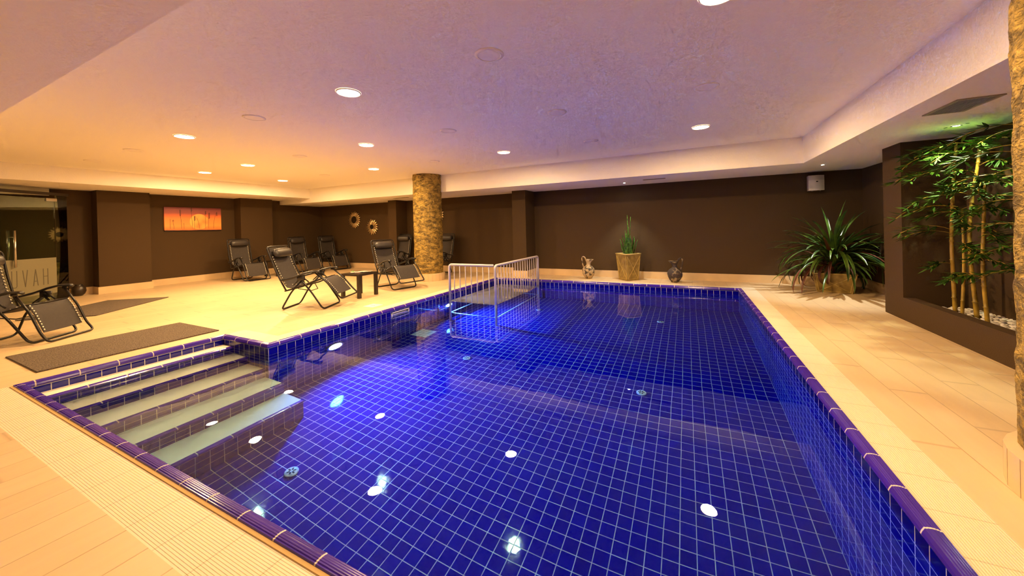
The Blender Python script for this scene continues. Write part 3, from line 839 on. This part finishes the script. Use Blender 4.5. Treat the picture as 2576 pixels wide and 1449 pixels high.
# two unseen fill lamps added behind the camera, same model as the panels
for xi, yi in ((.35, -.85), (-6.5, -1.4)):
    o = copy_tree(protos[True]); o.location = (xi, yi, ZS - .0005)
    tag(o, 'unseen round fill light added in the low ceiling behind the camera, %s' % ('on the right' if xi > -4 else 'on the left'), 'ceiling light', 'glowing round ceiling lights'); add_lamp(xi, yi, ZS - .016, 16 if xi > 0 else 9)

o = copy_tree(protos[True]); o.location = (-12.05, .1, ZS - .0005)  # unseen lamp added to lighten the dark recess behind the glass
tag(o, 'unseen round light added to brighten the entrance recess behind the glass door', 'ceiling light', 'glowing round ceiling lights'); add_lamp(-12.05, .1, ZS - .016, 7)

# soffit spots
M_SPOT = emat('white spot bulb', (1, .97, .9), 120)
def spot(x, y, e, col, label, ang=75, dots=False):
    t = empty('spot_light', (x, y, ZS - .0005), 0, label, 'spotlight', 'small white soffit spotlights')
    MB().lathe([(.040, 0), (.040, -.004), (.030, -.006), (.026, -.001)], n=24, cap0=False, cap1=False).build('bezel', M_STEEL, t, True)
    MB().lathe([(.025, -.002), (.0005, -.006)], n=20, cap0=False).build('bulb', M_SPOT, t)
    if dots:
        for s in (-1, 1):
            q = MB().lathe([(.013, -.0002), (.013, -.002), (.0005, -.0021)], n=16, cap0=False); q.v = [v + V((s * .045, s * -.062, 0)) for v in q.v]; q.build('screw_cap', M_DARK, t)
    ld = bpy.data.lights.new('spot_lamp', 'SPOT'); ld.energy = e; ld.color = col; ld.spot_size = math.radians(ang); ld.spot_blend = .6; ld.shadow_soft_size = .02
    lo = bpy.data.objects.new('spot_lamp', ld); COL.objects.link(lo); lo.location = (x, y, ZS - .02)
spot(-1.17, 7.85, 45, (1, .97, .82), 'tiny bright soffit spotlight above the tall square planter')
spot(1.97, 7.36, 75, (1, .98, .86), 'tiny bright soffit spotlight above the white wall speaker')
spot(2.36, 5.02, 42, (.95, 1, .55), 'bright soffit spotlight between two dark screw caps above the bamboo', 110, True)

# ------------------------------------------------------------------ vents, speaker, socket
def vent(x0, y0, x1, y1, n, label, along='x'):
    t = empty('air_vent', ((x0 + x1) / 2, (y0 + y1) / 2, ZS - .0005), 0, label, 'vent', None)
    a, b = (x1 - x0) / 2, (y1 - y0) / 2; wd = .022
    f = MB(); f.box((-a, -b, -.008), (a, -b + wd, 0)); f.box((-a, b - wd, -.008), (a, b, 0)); f.box((-a, -b + wd, -.008), (-a + wd, b - wd, 0)); f.box((a - wd, -b + wd, -.008), (a, b - wd, 0)); f.build('frame', mat('champagne aluminium', (.36, .29, .19), .45), t)
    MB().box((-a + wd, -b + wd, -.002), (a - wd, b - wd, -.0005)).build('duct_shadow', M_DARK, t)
    s = MB()
    for k in range(n):
        if along == 'y':
            c = -a + wd + (2 * a - 2 * wd) * (k + .5) / n; s.box((c - .005, -b + wd, -.008), (c + .004, b - wd, -.003))
        else:
            c = -b + wd + (2 * b - 2 * wd) * (k + .5) / n; s.box((-a + wd, c - .005, -.008), (a - wd, c + .004, -.003))
    s.build('louvre', mat('grey brown louvre', (.30, .25, .20), .5), t)
vent(1.84, 3.90, 2.09, 4.35, 10, 'square louvred air grille in the low ceiling above the bamboo niche', 'y')
vent(-.77, 7.52, -.36, 7.60, 2, 'narrow slot vent in the far soffit, right of the planter spotlight')
vent(-7.25, 7.44, -6.75, 7.53, 2, 'narrow slot vent in the far soffit, left of the gold column')

t = empty('wall_speaker', (2.10, 8.27, 1.86), math.radians(4), 'white wall mounted speaker high on the dark far wall above the bushy plant', 'speaker')
sp_ = MB(); hw_, hh = .115, .135; nseg = 10; ring = []
for k in range(nseg + 1):
    a = k / nseg; ring.append((-hw_ + 2 * hw_ * a, -.055 - .035 * math.sin(PI * a)))
ring += [(hw_ * .8, .09), (-hw_ * .8, .09)]
m_ = len(ring); sp_.add([(x, y, -hh) for x, y in ring] + [(x, y, hh) for x, y in ring], [tuple(reversed(range(m_))), tuple(range(m_, 2 * m_))] + [(i, (i + 1) % m_, (i + 1) % m_ + m_, i + m_) for i in range(m_)])
sp_.build('cabinet', mat('ivory speaker shell', (.62, .57, .50), .4), t)
gm = MB(); vs = []
for k in range(nseg + 1):
    a = k / nseg; x = (-hw_ + 2 * hw_ * a) * .99; y = -.0565 - .035 * math.sin(PI * a); vs += [(x, y, .05), (x, y, hh - .003)]
gm.add(vs, [(2*k, 2*k+2, 2*k+3, 2*k+1) for k in range(nseg)]); gm.build('grille', mat('ivory speaker mesh', (.48, .44, .39), .5), t)
MB().box((-.014, -.0935, .012), (.014, -.0905, .032)).build('badge', M_DARK, t)
for s in (-1, 1): MB().lathe([(.006, -hh - .012), (.006, -hh)], c=(s * .06, -.04, 0), n=10).build('foot', M_WHITE, t)
MB().box((-.03, .09, -.04), (.03, .11, .04)).build('bracket', M_DARK, t)

t = empty('wall_socket', (-11.18 + bt, 6.15, .075), 0, 'small white power socket on the skirting of the back pier', 'socket')
MB().box((0, -.04, -.04), (.008, .04, .04)).build('plate', M_WHITE, t)
MB().box((.008, -.02, -.02), (.010, .02, .02)).build('socket_face', mat('socket grey', (.45, .42, .38), .5), t)

# ------------------------------------------------------------------ sunset picture
def pic_mat():
    m, nt, b, N, L = nmat('sunset print')
    tc = N('ShaderNodeTexCoord'); sp = N('ShaderNodeSeparateXYZ'); L(tc.outputs['Object'], sp.inputs[0])
    z = math_node(N, L, 'DIVIDE', sp.outputs[2], .60)
    nz = N('ShaderNodeTexNoise'); nz.inputs['Scale'].default_value = 3; L(tc.outputs['Object'], nz.inputs['Vector'])
    z2 = math_node(N, L, 'MULTIPLY', nz.outputs['Fac'], .06); z2 = math_node(N, L, 'ADD', z, z2)
    r = N('ShaderNodeValToRGB'); cr = r.color_ramp; e = cr.elements
    stops = [(0, (.012, .004, .004)), (.06, (.02, .005, .005)), (.075, (1.0, .20, .04)), (.25, (1.0, .36, .07)), (.55, (1.0, .29, .06)), (.68, (.80, .16, .05)), (.78, (.36, .075, .06)), (1, (.17, .03, .045))]
    e[0].position = 0; e[0].color = (*stops[0][1], 1); e[1].position = 1; e[1].color = (*stops[-1][1], 1)
    for p, c in stops[1:-1]: q = e.new(p); q.color = (*c, 1)
    L(z2, r.inputs['Fac'])
    dy = math_node(N, L, 'SUBTRACT', sp.outputs[1], .70); dz = math_node(N, L, 'SUBTRACT', sp.outputs[2], .235)
    d2 = math_node(N, L, 'ADD', math_node(N, L, 'MULTIPLY', dy, dy), math_node(N, L, 'MULTIPLY', dz, dz)); dd = math_node(N, L, 'SQRT', d2)
    mr = N('ShaderNodeMapRange'); mr.inputs['From Min'].default_value = .195; mr.inputs['From Max'].default_value = .205; mr.inputs['To Min'].default_value = 1; mr.inputs['To Max'].default_value = 0; L(dd, mr.inputs['Value'])
    ab = math_node(N, L, 'GREATER_THAN', z2, .075); f = math_node(N, L, 'MULTIPLY', mr.outputs[0], ab)
    sc = N('ShaderNodeValToRGB'); sc.color_ramp.elements[0].color = (1, .26, .05, 1); sc.color_ramp.elements[1].color = (1, .55, .12, 1); sc.color_ramp.elements[0].position = .3; sc.color_ramp.elements[1].position = .6
    L(nz.outputs['Fac'], sc.inputs['Fac'])
    mx = N('ShaderNodeMixRGB'); L(f, mx.inputs[0]); L(r.outputs['Color'], mx.inputs[1]); L(sc.outputs['Color'], mx.inputs[2])
    L(mx.outputs[0], b.inputs['Base Color']); b.inputs['Roughness'].default_value = .45
    return m
t = empty('wall_picture', (XL + .004, 4.15, 1.31), 0, 'wide orange sunset canvas with grass silhouettes on the dark left wall', 'picture')
MB().box((0, 0, 0), (.035, 1.19, .60)).build('canvas', pic_mat(), t)
gs = MB(); random.seed(3)
def stalk(y, z1, lean, seeds, h0=.05):
    pts = [V((.0362, y + lean * (k / 6) ** 2, h0 + (z1 - h0) * k / 6)) for k in range(7)]
    for a, b in zip(pts, pts[1:]):
        s = V((0, .003, 0)); gs.add([a - s, a + s, b + s, b - s], [(0, 1, 2, 3)])
    for k in range(seeds):
        p = pts[-1] - V((0, 0, .018 * k)); sd = 1 if k % 2 else .4
        q = p + V((0, .022 * sd + .01, .022)); s = V((0, .006, -.004)); gs.add([p - s, p + s, q + s * .5, q - s * .3], [(0, 1, 2, 3)])
for a in ((.11, .30, 0, 0), (.18, .26, -.02, 2), (.33, .52, -.03, 9), (.55, .60, -.02, 7), (.595, .37, 0, 7), (.70, .33, -.05, 0), (.83, .50, .0, 5), (.90, .46, .01, 9), (1.01, .48, .07, 6), (.38, .2, 0, 0)): stalk(*a)
gs.build('grass_print', mat('print silhouette', (.06, .012, .008), .5), t)

# ------------------------------------------------------------------ sunburst wall ornaments
def sunburst(x, z, R1, R0, npet, label, mirror):
    t = empty('sunburst_ornament', (x, YF - .001, z), 0, label, 'wall ornament', 'petalled metal wall ornaments')
    pm = MB()
    for k in range(npet):
        a = 2 * PI * k / npet; c, s = math.cos(a), math.sin(a); rd = V((c, 0, s)); td = V((-s, 0, c)); hw_ = PI * (R0 + R1) / 2 / npet * .98
        for (d0, off) in ((0, .0),):
            vs = []; prof_ = [(R0 * .9, .55, .030), (R0 + (R1 - R0) * .35, 1.0, .034), (R0 + (R1 - R0) * .7, .85, .026), (R1 * (1 if k % 2 else .95), .08, .012)]
            for rr, wq, dep in prof_:
                for q in (-1, 0, 1): vs.append(rd * rr + td * (q * wq * hw_) + V((0, -dep - (0 if q else .016), 0)))
            fs = [(i*3+j, i*3+j+1, (i+1)*3+j+1, (i+1)*3+j) for i in range(3) for j in range(2)]
            pm.add(vs, fs)
    pm.build('petals', M_GOLDPET, t, True)
    dk = MB(); prf = [(R0, 0), (R0, .03), (R0 * .93, .036), (.0005, .037)]; dk.lathe(prf, n=32); dk.v = [V((v.x, -v.z, v.y)) for v in dk.v]
    dk.build('centre_disc', M_MIRR if mirror else M_DARK, t)
    MB().box((-.02, -.03, -.02), (.02, 0, .02)).build('hanger', M_DARK, t)
sunburst(-9.86, 1.57, .275, .13, 22, 'gold petalled sunburst mirror, upper left of the pair on the far wall', True)
sunburst(-9.06, 1.32, .255, .085, 18, 'gold sunflower ornament with black centre, lower right of the pair on the far wall', False)
sunburst(-6.50, 1.61, .27, .15, 22, 'sunburst mirror almost hidden behind the right side of the gold column', True)

# ------------------------------------------------------------------ glass entrance
G0 = V((-11.285, 2.58, 0)); gang = math.atan2(-.877, .48)
t = empty('glass_door', G0, gang, 'frameless glass entrance door with frosted lettered panel behind the nearest chair', 'door')
def gbox(name, a, b, m, par=t): return MB().box(a, b).build(name, m, par)
gbox('side_pane', (.0, -.005, .01), (.185, .005, 2.05), M_GLASS)
gbox('door_pane', (.20, -.005, .01), (1.16, .005, 1.985), M_GLASS)
gbox('top_rail', (-.02, -.025, 2.05), (3.2, .025, 2.10), M_RAILD)
gbox('hinge', (.17, -.018, 1.93), (.34, .018, 1.985), M_STEEL)
gbox('pane', (1.17, -.005, .01), (2.2, .005, 2.05), M_GLASS)
film = gbox('frosted_film', (.20, .0055, .14), (1.15, .0075, .83), M_FILM)
for s in (-1, 1):
    h = MB().tube([(.84, s * .055, .70), (.84, s * .055, 1.36)], .016, 12)
    for z in (.82, 1.24): h.tube([(.84, 0, z), (.84, s * .055, z)], .008, 8)
    h.build('handle', M_STEEL, t, True)
# mirrored HAVUZ (we stand behind the lettering)
def stroke(mb, cx, a, b, wd=.013):
    a = V((cx + a[0], 0, .32 + a[1])); b = V((cx + b[0], 0, .32 + b[1])); dr = (b - a).normalized(); sd = V((dr.z, 0, -dr.x)) * wd / 2
    pts = [a - sd, a + sd, b + sd, b - sd]; mb.add([p + V((0, .0078, 0)) for p in pts] + [p + V((0, .0088, 0)) for p in pts], [(0, 1, 2, 3), (7, 6, 5, 4), (0, 4, 5, 1), (1, 5, 6, 2), (2, 6, 7, 3), (3, 7, 4, 0)])
LT = .31; lw = .034
lt = {'H': [((-lw, 0), (-lw, LT)), ((lw, 0), (lw, LT)), ((-lw, LT * .52), (lw, LT * .52))],
      'A': [((-lw, 0), (0, LT)), ((lw, 0), (0, LT)), ((-lw * .6, LT * .28), (lw * .6, LT * .28))],
      'V': [((-lw, LT), (0, 0)), ((lw, LT), (0, 0))],
      'U': [((-lw, LT), (-lw, .03)), ((lw, LT), (lw, .03)), ((-lw, .03), (-lw * .5, .004)), ((lw, .03), (lw * .5, .004)), ((-lw * .55, .006), (lw * .55, .006))],
      'Z': [((-lw, LT), (lw, LT)), ((-lw, 0), (lw, 0)), ((-lw, LT), (lw, 0))]}
for ch, cx in zip('HAVUZ', (.375, .525, .675, .825, .975)):
    mb = MB()
    for a, b in lt[ch]: stroke(mb, cx, (a[0], a[1]), (b[0], b[1]))
    mb.build('letter', M_LETTER, film)
t = empty('gold_post', (-11.415, 2.49, 0), 0, 'short yellow plastered post with dark cap behind the glass side pane', 'post')
MB().lathe([(.062, 0), (.058, .3), (.056, .72)], n=24).build('shaft', M_COL, t, True)
MB().lathe([(.066, .72), (.07, .745), (.05, .765), (.0005, .768)], n=24, cap1=False).build('cap', M_RAILD, t, True)
t = empty('floor_vase', (-11.36, 2.73, 0), 0, 'dark rounded floor vase at the free edge of the glass door', 'vase')
MB().lathe([(.05, 0), (.085, .04), (.105, .10), (.095, .17), (.06, .21), (.05, .225), (.056, .235)], n=28).build('vase_body', mat('black brown ceramic', (.03, .02, .014), .3), t, True)

# ------------------------------------------------------------------ plants
def strap_leaf(mb, base, az, tilt, length, width, droop, seg=9, tipdroop=0.0, fold=.25):
    d = V((math.cos(az), math.sin(az), 0)); side = V((-math.sin(az), math.cos(az), 0)); p = V(base); ang = tilt; L_ = length / seg; vs = []
    for i in range(seg + 1):
        s = i / seg; wq = width * (math.sin(PI * min(1, (s * .86 + .10))) ** .7) * (1 if s < .999 else .02)
        up_ = d * -math.sin(ang) + V((0, 0, 1)) * math.cos(ang)
        vs += [p - side * wq / 2 + up_ * wq * fold, p, p + side * wq / 2 + up_ * wq * fold]
        p = p + (d * math.cos(ang) + V((0, 0, 1)) * math.sin(ang)) * L_; ang -= droop / seg * (1 + tipdroop * s)
    mb.add(vs, [(i*3+j, i*3+j+1, (i+1)*3+j+1, (i+1)*3+j) for i in range(seg) for j in range(2)])

def tapered_planter(t, sx0, sy0, sx1, sy1, h, rim, trimr=.006):
    b = MB(); lo = [(-sx0, -sy0, 0), (sx0, -sy0, 0), (sx0, sy0, 0), (-sx0, sy0, 0)]; hi = [(-sx1, -sy1, h), (sx1, -sy1, h), (sx1, sy1, h), (-sx1, sy1, h)]
    b.add(lo + hi, [(3, 2, 1, 0)] + [(i, (i + 1) % 4, (i + 1) % 4 + 4, i + 4) for i in range(4)])
    inn = .86; hi2 = [(x * inn, y * inn, h) for x, y, z in hi]; bo = [(x * inn * .95, y * inn * .95, h - .06) for x, y, z in hi]
    b.add(hi + hi2 + bo, [(i, (i + 1) % 4, (i + 1) % 4 + 4, i + 4) for i in range(4)] + [(i + 4, (i + 1) % 4 + 4, (i + 1) % 4 + 8, i + 8) for i in range(4)])
    pl = b.build('planter', M_WOODP, t)
    r = MB()
    for i in range(4):
        a, c = V(hi[i]), V(hi[(i + 1) % 4]); r.tube([a, c], rim, 8)
    r.build('rim', M_TRIM, pl, True)
    x = MB()
    for i in range(4):
        a0, c0, a1, c1 = V(lo[i]), V(lo[(i + 1) % 4]), V(hi[i]), V(hi[(i + 1) % 4])
        ins = lambda p, q, f: p.lerp(q, f)
        q00 = ins(a0, c0, .06).lerp(ins(a1, c1, .06), .05); q10 = ins(a0, c0, .94).lerp(ins(a1, c1, .94), .05); q01 = ins(a0, c0, .06).lerp(ins(a1, c1, .06), .92); q11 = ins(a0, c0, .94).lerp(ins(a1, c1, .94), .92)
        x.tube([q00, q11], trimr, 6); x.tube([q10, q01], trimr, 6); x.tube([q00, q01], trimr, 6); x.tube([q10, q11], trimr, 6); x.tube([q00, q10], trimr, 6)
    x.build('cross_batten', M_TRIM, pl)
    MB().box((-sx1 * inn * .94, -sy1 * inn * .94, h - .05), (sx1 * inn * .94, sy1 * inn * .94, h - .03)).build('soil', M_SOIL, t)
    return pl

# tall planter with snake plant
t = empty('potted_snake_plant', (-1.165, 8.10, 0), math.radians(45), 'tall tapered square planter with upright green snake plant, between the two jugs', 'potted plant')
tapered_planter(t, .145, .145, .185, .185, .56, .014)
random.seed(11); sn = MB()
lv = [(0, 0, .88, 0.0), (.05, -.03, .84, .04), (-.08, .02, .45, .2), (-.12, -.05, .38, .3), (.1, .05, .40, .18), (.14, 0, .38, .28), (.02, .08, .5, .05), (-.04, -.08, .48, .1), (.07, -.1, .42, .15), (-.1, .09, .36, .22), (0, -.12, .36, .12), (.11, -.06, .33, .2), (-.02, .05, .55, .03), (.16, -.08, .34, .33), (-.15, .02, .30, .35), (.03, .02, .62, .02), (-.06, .04, .40, .12), (.08, .02, .46, .1), (-.13, -.1, .28, .3), (.05, .12, .33, .2)]
for x, y, h, ln in lv:
    a = math.atan2(y, x) + random.uniform(-.4, .4) - PI / 4 * 0; base_ = V((x * .6, y * .6, .52)); sd = V((math.cos(a + 1.4), math.sin(a + 1.4), 0)); out = V((math.cos(a), math.sin(a), 0)); vs = []; sg = 10
    for i in range(sg + 1):
        s = i / sg; wv = .034 * (1.0 - s ** 3) * (.7 + .5 * math.sin(PI * s)) + .0008; p = base_ + out * (ln * h * s ** 1.5) + V((0, 0, h * s)) + sd * .012 * math.sin(s * 9 + x * 40)
        vs += [p - sd * wv + out * .006, p - out * .004, p + sd * wv + out * .006]
    sn.add(vs, [(i*3+j, i*3+j+1, (i+1)*3+j+1, (i+1)*3+j) for i in range(sg) for j in range(2)])
sn.build('foliage', mat('snake plant leaf', (.10, .24, .03), .32, c2=(.015, .055, .015), vscale=22), t, True)
pb = MB(); random.seed(5)
for k in range(46):
    a = random.uniform(-.15, .15); b = random.uniform(-.15, .15); pb.sphere((a, b, .535), random.uniform(.009, .017), 5, (1, 1, .7))
pb.build('gravel', M_PEB, t, True, 'stuff')

# jugs
def jug(x, y, rz, m, label, flip):
    t = empty('clay_jug', (x, y, 0), rz, label, 'jug', 'clay jugs on the far deck')
    def warp(p, a):
        if p.z > .34:
            k = (p.z - .34) / .11; p.x += .055 * k * max(0, math.cos(a)) ** 2; p.y *= 1 - .25 * k
        p.z += .0
        q = 1 + .03 * math.sin(a * 5 + p.z * 40); return V((p.x * q, p.y * q, p.z))
    pr = [(.055, 0), (.068, .012), (.10, .05), (.132, .11), (.143, .165), (.135, .215), (.10, .262), (.060, .290), (.044, .32), (.046, .36), (.060, .40), (.078, .43), (.074, .432), (.05, .40), (.038, .34)]
    MB().lathe(pr, n=36, warp=warp, cap1=False).build('jug_body', m, t, True)
    MB().tube(fillet([(-.040, 0, .385), (-.075, 0, .47), (-.115, 0, .50), (-.150, 0, .455), (-.135, 0, .33), (-.105, 0, .245)], .05, 5), .014, 8, radii=None).build('handle', m, t, True)
    return t
jug(-2.02, 8.02, math.radians(0), M_JUGP, 'sand coloured encrusted clay jug with its handle on the left, left of the tall planter', False)
jug(-.245, 7.98, math.radians(180), M_JUGD, 'dark mottled clay jug with its handle on the right, right of the tall planter', True)

# big strap-leaf plant
t = empty('potted_strap_plant', (2.17, 7.68, 0), math.radians(-14), 'bushy arching strap leaved plant in a low wooden trough at the far right corner', 'potted plant')
tapered_planter(t, .215, .15, .27, .20, .31, .010)
random.seed(21)
fo = MB(); ft = MB()
cr = V((.0, .0, .30))
for k in range(185):
    az = random.uniform(0, 2 * PI); lay = random.random()
    tilt = .15 + 1.25 * lay ** 1.1; ln = random.uniform(.62, 1.12) * (.98 - .16 * lay); wd = random.uniform(.034, .055)
    b_ = cr + V((math.cos(az) * .05, math.sin(az) * .05, random.uniform(0, .38)))
    strap_leaf(ft if k % 9 == 0 else fo, b_, az, tilt, ln, wd, random.uniform(.7, 1.7) * (1.25 - lay * .8), 10, .7)
for az, tl, ln in ((2.3, 1.45, .95), (.4, 1.5, 1.05), (3.4, 1.15, .9), (.9, 1.1, .95), (1.8, 1.3, .8)):
    strap_leaf(fo, cr + V((0, 0, .25)), az, tl, ln * .95, .042, .25, 10, .3)
for az, r0 in ((-2.5, .0), (-2.2, .1), (-1.9, .05), (-2.75, .1)):
    strap_leaf(ft, cr + V((0, 0, .10)), az, .55, .62, .05, 2.9, 12, .6)
bpy.context.view_layer.update(); mw_ = t.matrix_world; mi_ = mw_.inverted()
for q_ in (fo, ft): q_.v = [mi_ @ V((min(v.x, XR - .03), min(v.y, YF - .03), max(v.z, .004))) for v in (mw_ @ u_ for u_ in q_.v)]
fo.build('foliage', M_LEAFD, t, True); ft.build('withered_leaf', M_LEAFT, t, True)
MB().tube([(0, 0, .27), (.01, 0, .5), (0, .01, .72)], .022, 8).build('stem', mat('plant stem', (.09, .06, .03), .8), t, True)

# bamboo -------------------------------------------------------------------------
def bamboo(pts, r, label, seed, brs):
    random.seed(seed)
    P = [V(p) for p in pts]; t = empty('bamboo', P[0], 0, label, 'bamboo', 'bamboo canes in the pebble niche'); o0 = P[0]
    P = fillet(P, .25, 4) if len(P) > 2 else P
    # resample
    tot = sum((b - a).length for a, b in zip(P, P[1:])); N_ = int(tot / .04); out = []
    acc = 0; i = 0
    for k in range(N_ + 1):
        d = tot * k / N_
        while i < len(P) - 2 and acc + (P[i + 1] - P[i]).length < d: acc += (P[i + 1] - P[i]).length; i += 1
        seg = (P[i + 1] - P[i]).length; out.append(P[i].lerp(P[i + 1], min(1, (d - acc) / seg if seg else 0)))
    rad = []
    cen = []
    for k, p in enumerate(out):
        f = 1 - .35 * k / N_
        if k % 5 == 4: 
            tdir = V((0, 0, 1)); cen += [p - tdir * .006, p, p + tdir * .006]; rad += [r * f, r * f * 1.32, r * f]
        else: cen.append(p); rad.append(r * f)
    MB().tube([c - o0 for c in cen], r, 10, radii=rad).build('cane', M_BAMB, t, True)
    br = MB(); lf = MB()
    for (h, az, ln) in brs:
        p = min(out, key=lambda q: abs(q.z - h)); el = random.uniform(.15, .45); d = V((math.cos(az), math.sin(az), 0)); pp = [p.copy()]; a = el
        for k in range(7):
            pp.append(pp[-1] + (d * math.cos(a) + V((0, 0, 1)) * math.sin(a)) * ln / 7 + V((random.uniform(-.01, .01), random.uniform(-.01, .01), 0))); a -= .16
        if max(q.z for q in pp) > ZS - .03:
            dz = max(q.z for q in pp) - (ZS - .05); pp = [V((q.x, q.y, q.z - dz * i / 7)) for i, q in enumerate(pp)]
        br.tube([q - o0 for q in pp], .0035, 5)
        for q in pp[2:]:
            for s in range(7):
                aa = az + random.uniform(-1.1, 1.1); tl = random.uniform(-.75, .35); L_ = random.uniform(.07, .135)
                b_ = q + V((0, 0, 0)); dd = V((math.cos(aa) * math.cos(tl), math.sin(aa) * math.cos(tl), math.sin(tl))); e_ = b_ + dd * L_
                if e_.z > ZS - .015: e_.z = ZS - .015
                dd = e_ - b_; sd = dd.cross(V((random.uniform(-.5, .5), random.uniform(-.5, .5), 1))).normalized() * L_ * .085
                pts_ = [b_, b_ + dd * .3 + sd, b_ + dd * .65 + sd * .8, e_, b_ + dd * .65 - sd * .8, b_ + dd * .3 - sd]
                pts_ = [V((min(v.x, XR - .02), v.y, v.z)) for v in pts_]
                lf.add([v - o0 for v in pts_], [(0, 1, 2, 3, 4, 5)])
    br.build('branch', M_BAMB, t, True); lf.build('foliage', M_BLEAF, t)
W_ = PI
def brs(hs, azs, l): return [(h, a, l) for h, a in zip(hs, azs)]
bamboo([(2.55, 5.50, .17), (2.53, 5.50, .96), (2.55, 5.50, 1.5), (2.57, 5.47, 1.98)], .018, 'tall yellow bamboo cane furthest left in the niche, standing straight', 1,
       [(1.93, 3.5, .42), (1.93, 2.7, .4), (1.80, 3.9, .45), (1.65, 3.0, .45), (1.62, 3.6, .5), (1.50, 4.2, .35), (1.30, 3.1, .50), (1.27, 4.4, .3), (1.05, 3.2, .45), (1.02, 2.9, .35), (.70, 3.3, .20), (1.9, 4.8, .4), (1.75, 5.3, .3), (1.85, 3.2, .5), (1.4, 3.4, .42)])
bamboo([(2.505, 5.30, .17), (2.53, 5.30, .77), (2.52, 5.30, 1.27)], .014, 'thin short yellow bamboo cane leaning, second from the left in the niche', 2,
       [(1.27, 3.3, .4), (1.22, 2.6, .3), (1.1, 4.2, .3), (1.25, 5.0, .25), (.9, 4.4, .22)])
bamboo([(2.60, 5.28, .17), (2.56, 5.30, .89), (2.58, 5.30, 1.29), (2.62, 5.27, 1.68), (2.63, 5.25, 1.93)], .019, 'thickest yellow bamboo cane near the middle of the niche, reaching the ceiling', 3,
       [(1.9, 4.3, .45), (1.92, 5.0, .4), (1.8, 3.6, .5), (1.78, 2.8, .3), (1.7, 4.7, .45), (1.6, 3.9, .4), (1.55, 5.2, .4), (1.45, 4.4, .4), (1.4, 3.2, .35), (1.25, 4.8, .35), (1.1, 5.0, .3), (.9, 4.4, .3), (.62, 3.6, .3), (1.88, 3.3, .4), (1.5, 4.9, .5)])
bamboo([(2.53, 5.00, .17), (2.50, 5.00, .70), (2.52, 5.00, 1.21), (2.53, 5.00, 1.50)], .016, 'yellow bamboo cane furthest right in the niche, next to the gold column', 4,
       [(1.5, 4.2, .4), (1.48, 3.4, .35), (1.35, 4.9, .4), (1.2, 3.8, .3), (1.0, 4.6, .4), (.8, 4.0, .3), (.78, 4.9, .35), (1.5, 5.2, .4), (1.45, 2.9, .3), (1.1, 5.2, .3), (.62, 3.5, .3)])
bamboo([(2.60, 4.62, .17), (2.60, 4.62, 1.0), (2.58, 4.60, 1.95)], .018, 'yellow bamboo cane hidden behind the right hand gold column, only its leaves peeping out', 5,
       [(1.9, 1.8, .5), (1.8, 2.4, .5), (1.6, 1.7, .5), (1.5, 2.3, .5), (1.3, 1.9, .45), (1.1, 2.2, .45), (.9, 1.8, .4), (1.95, 3.0, .5), (.7, 2.0, .4), (1.7, 2.9, .5)])

# pebbles ------------------------------------------------------------------------
random.seed(9)
protoP = []
from mathutils import noise as _nz
for q in range(6):
    m = MB(); m.sphere((0, 0, 0), 1, 6, (1, .72, .5)); 
    for v in m.v: v *= 1 + .22 * _nz.noise(v * 1.3 + V((q * 7, 0, 0)))
    protoP.append(m.build('pebble', M_PEB, None, True))
cnt = 0; first = [True] * 6
for i in range(9):
    for j in range(24):
        x = NXI + .035 + i * .048 + random.uniform(-.012, .012); y = 4.52 + j * .051 + random.uniform(-.012, .012)
        if y > 5.70: continue
        if any(math.hypot(x - a, y - b) < .052 for a, b in ((2.55, 5.5), (2.505, 5.3), (2.60, 5.28), (2.53, 5.0), (2.6, 4.62))): continue
        q = random.randrange(6); o = protoP[q] if first[q] else protoP[q].copy()
        if not first[q]: COL.objects.link(o)
        first[q] = False
        s = random.uniform(.022, .032); o.scale = (s, s, s); o.location = (x, y, .17 + s * .48); o.rotation_euler = (random.uniform(-.2, .2), random.uniform(-.2, .2), random.uniform(0, 6.3))
        tag(o, 'smooth white pebble lying in the bed at the foot of the bamboo', 'pebble', 'white pebbles in the bamboo niche'); cnt += 1

for o in bpy.data.objects:
    if o.type == 'MESH' and (o.name.startswith(('pool_floor', 'pool_wall')) or (o.parent and o.parent.name.startswith(('pool_steps', 'pool_platform', 'floor_inlet', 'main_drain')))):
        o.cycles.is_caustics_receiver = True
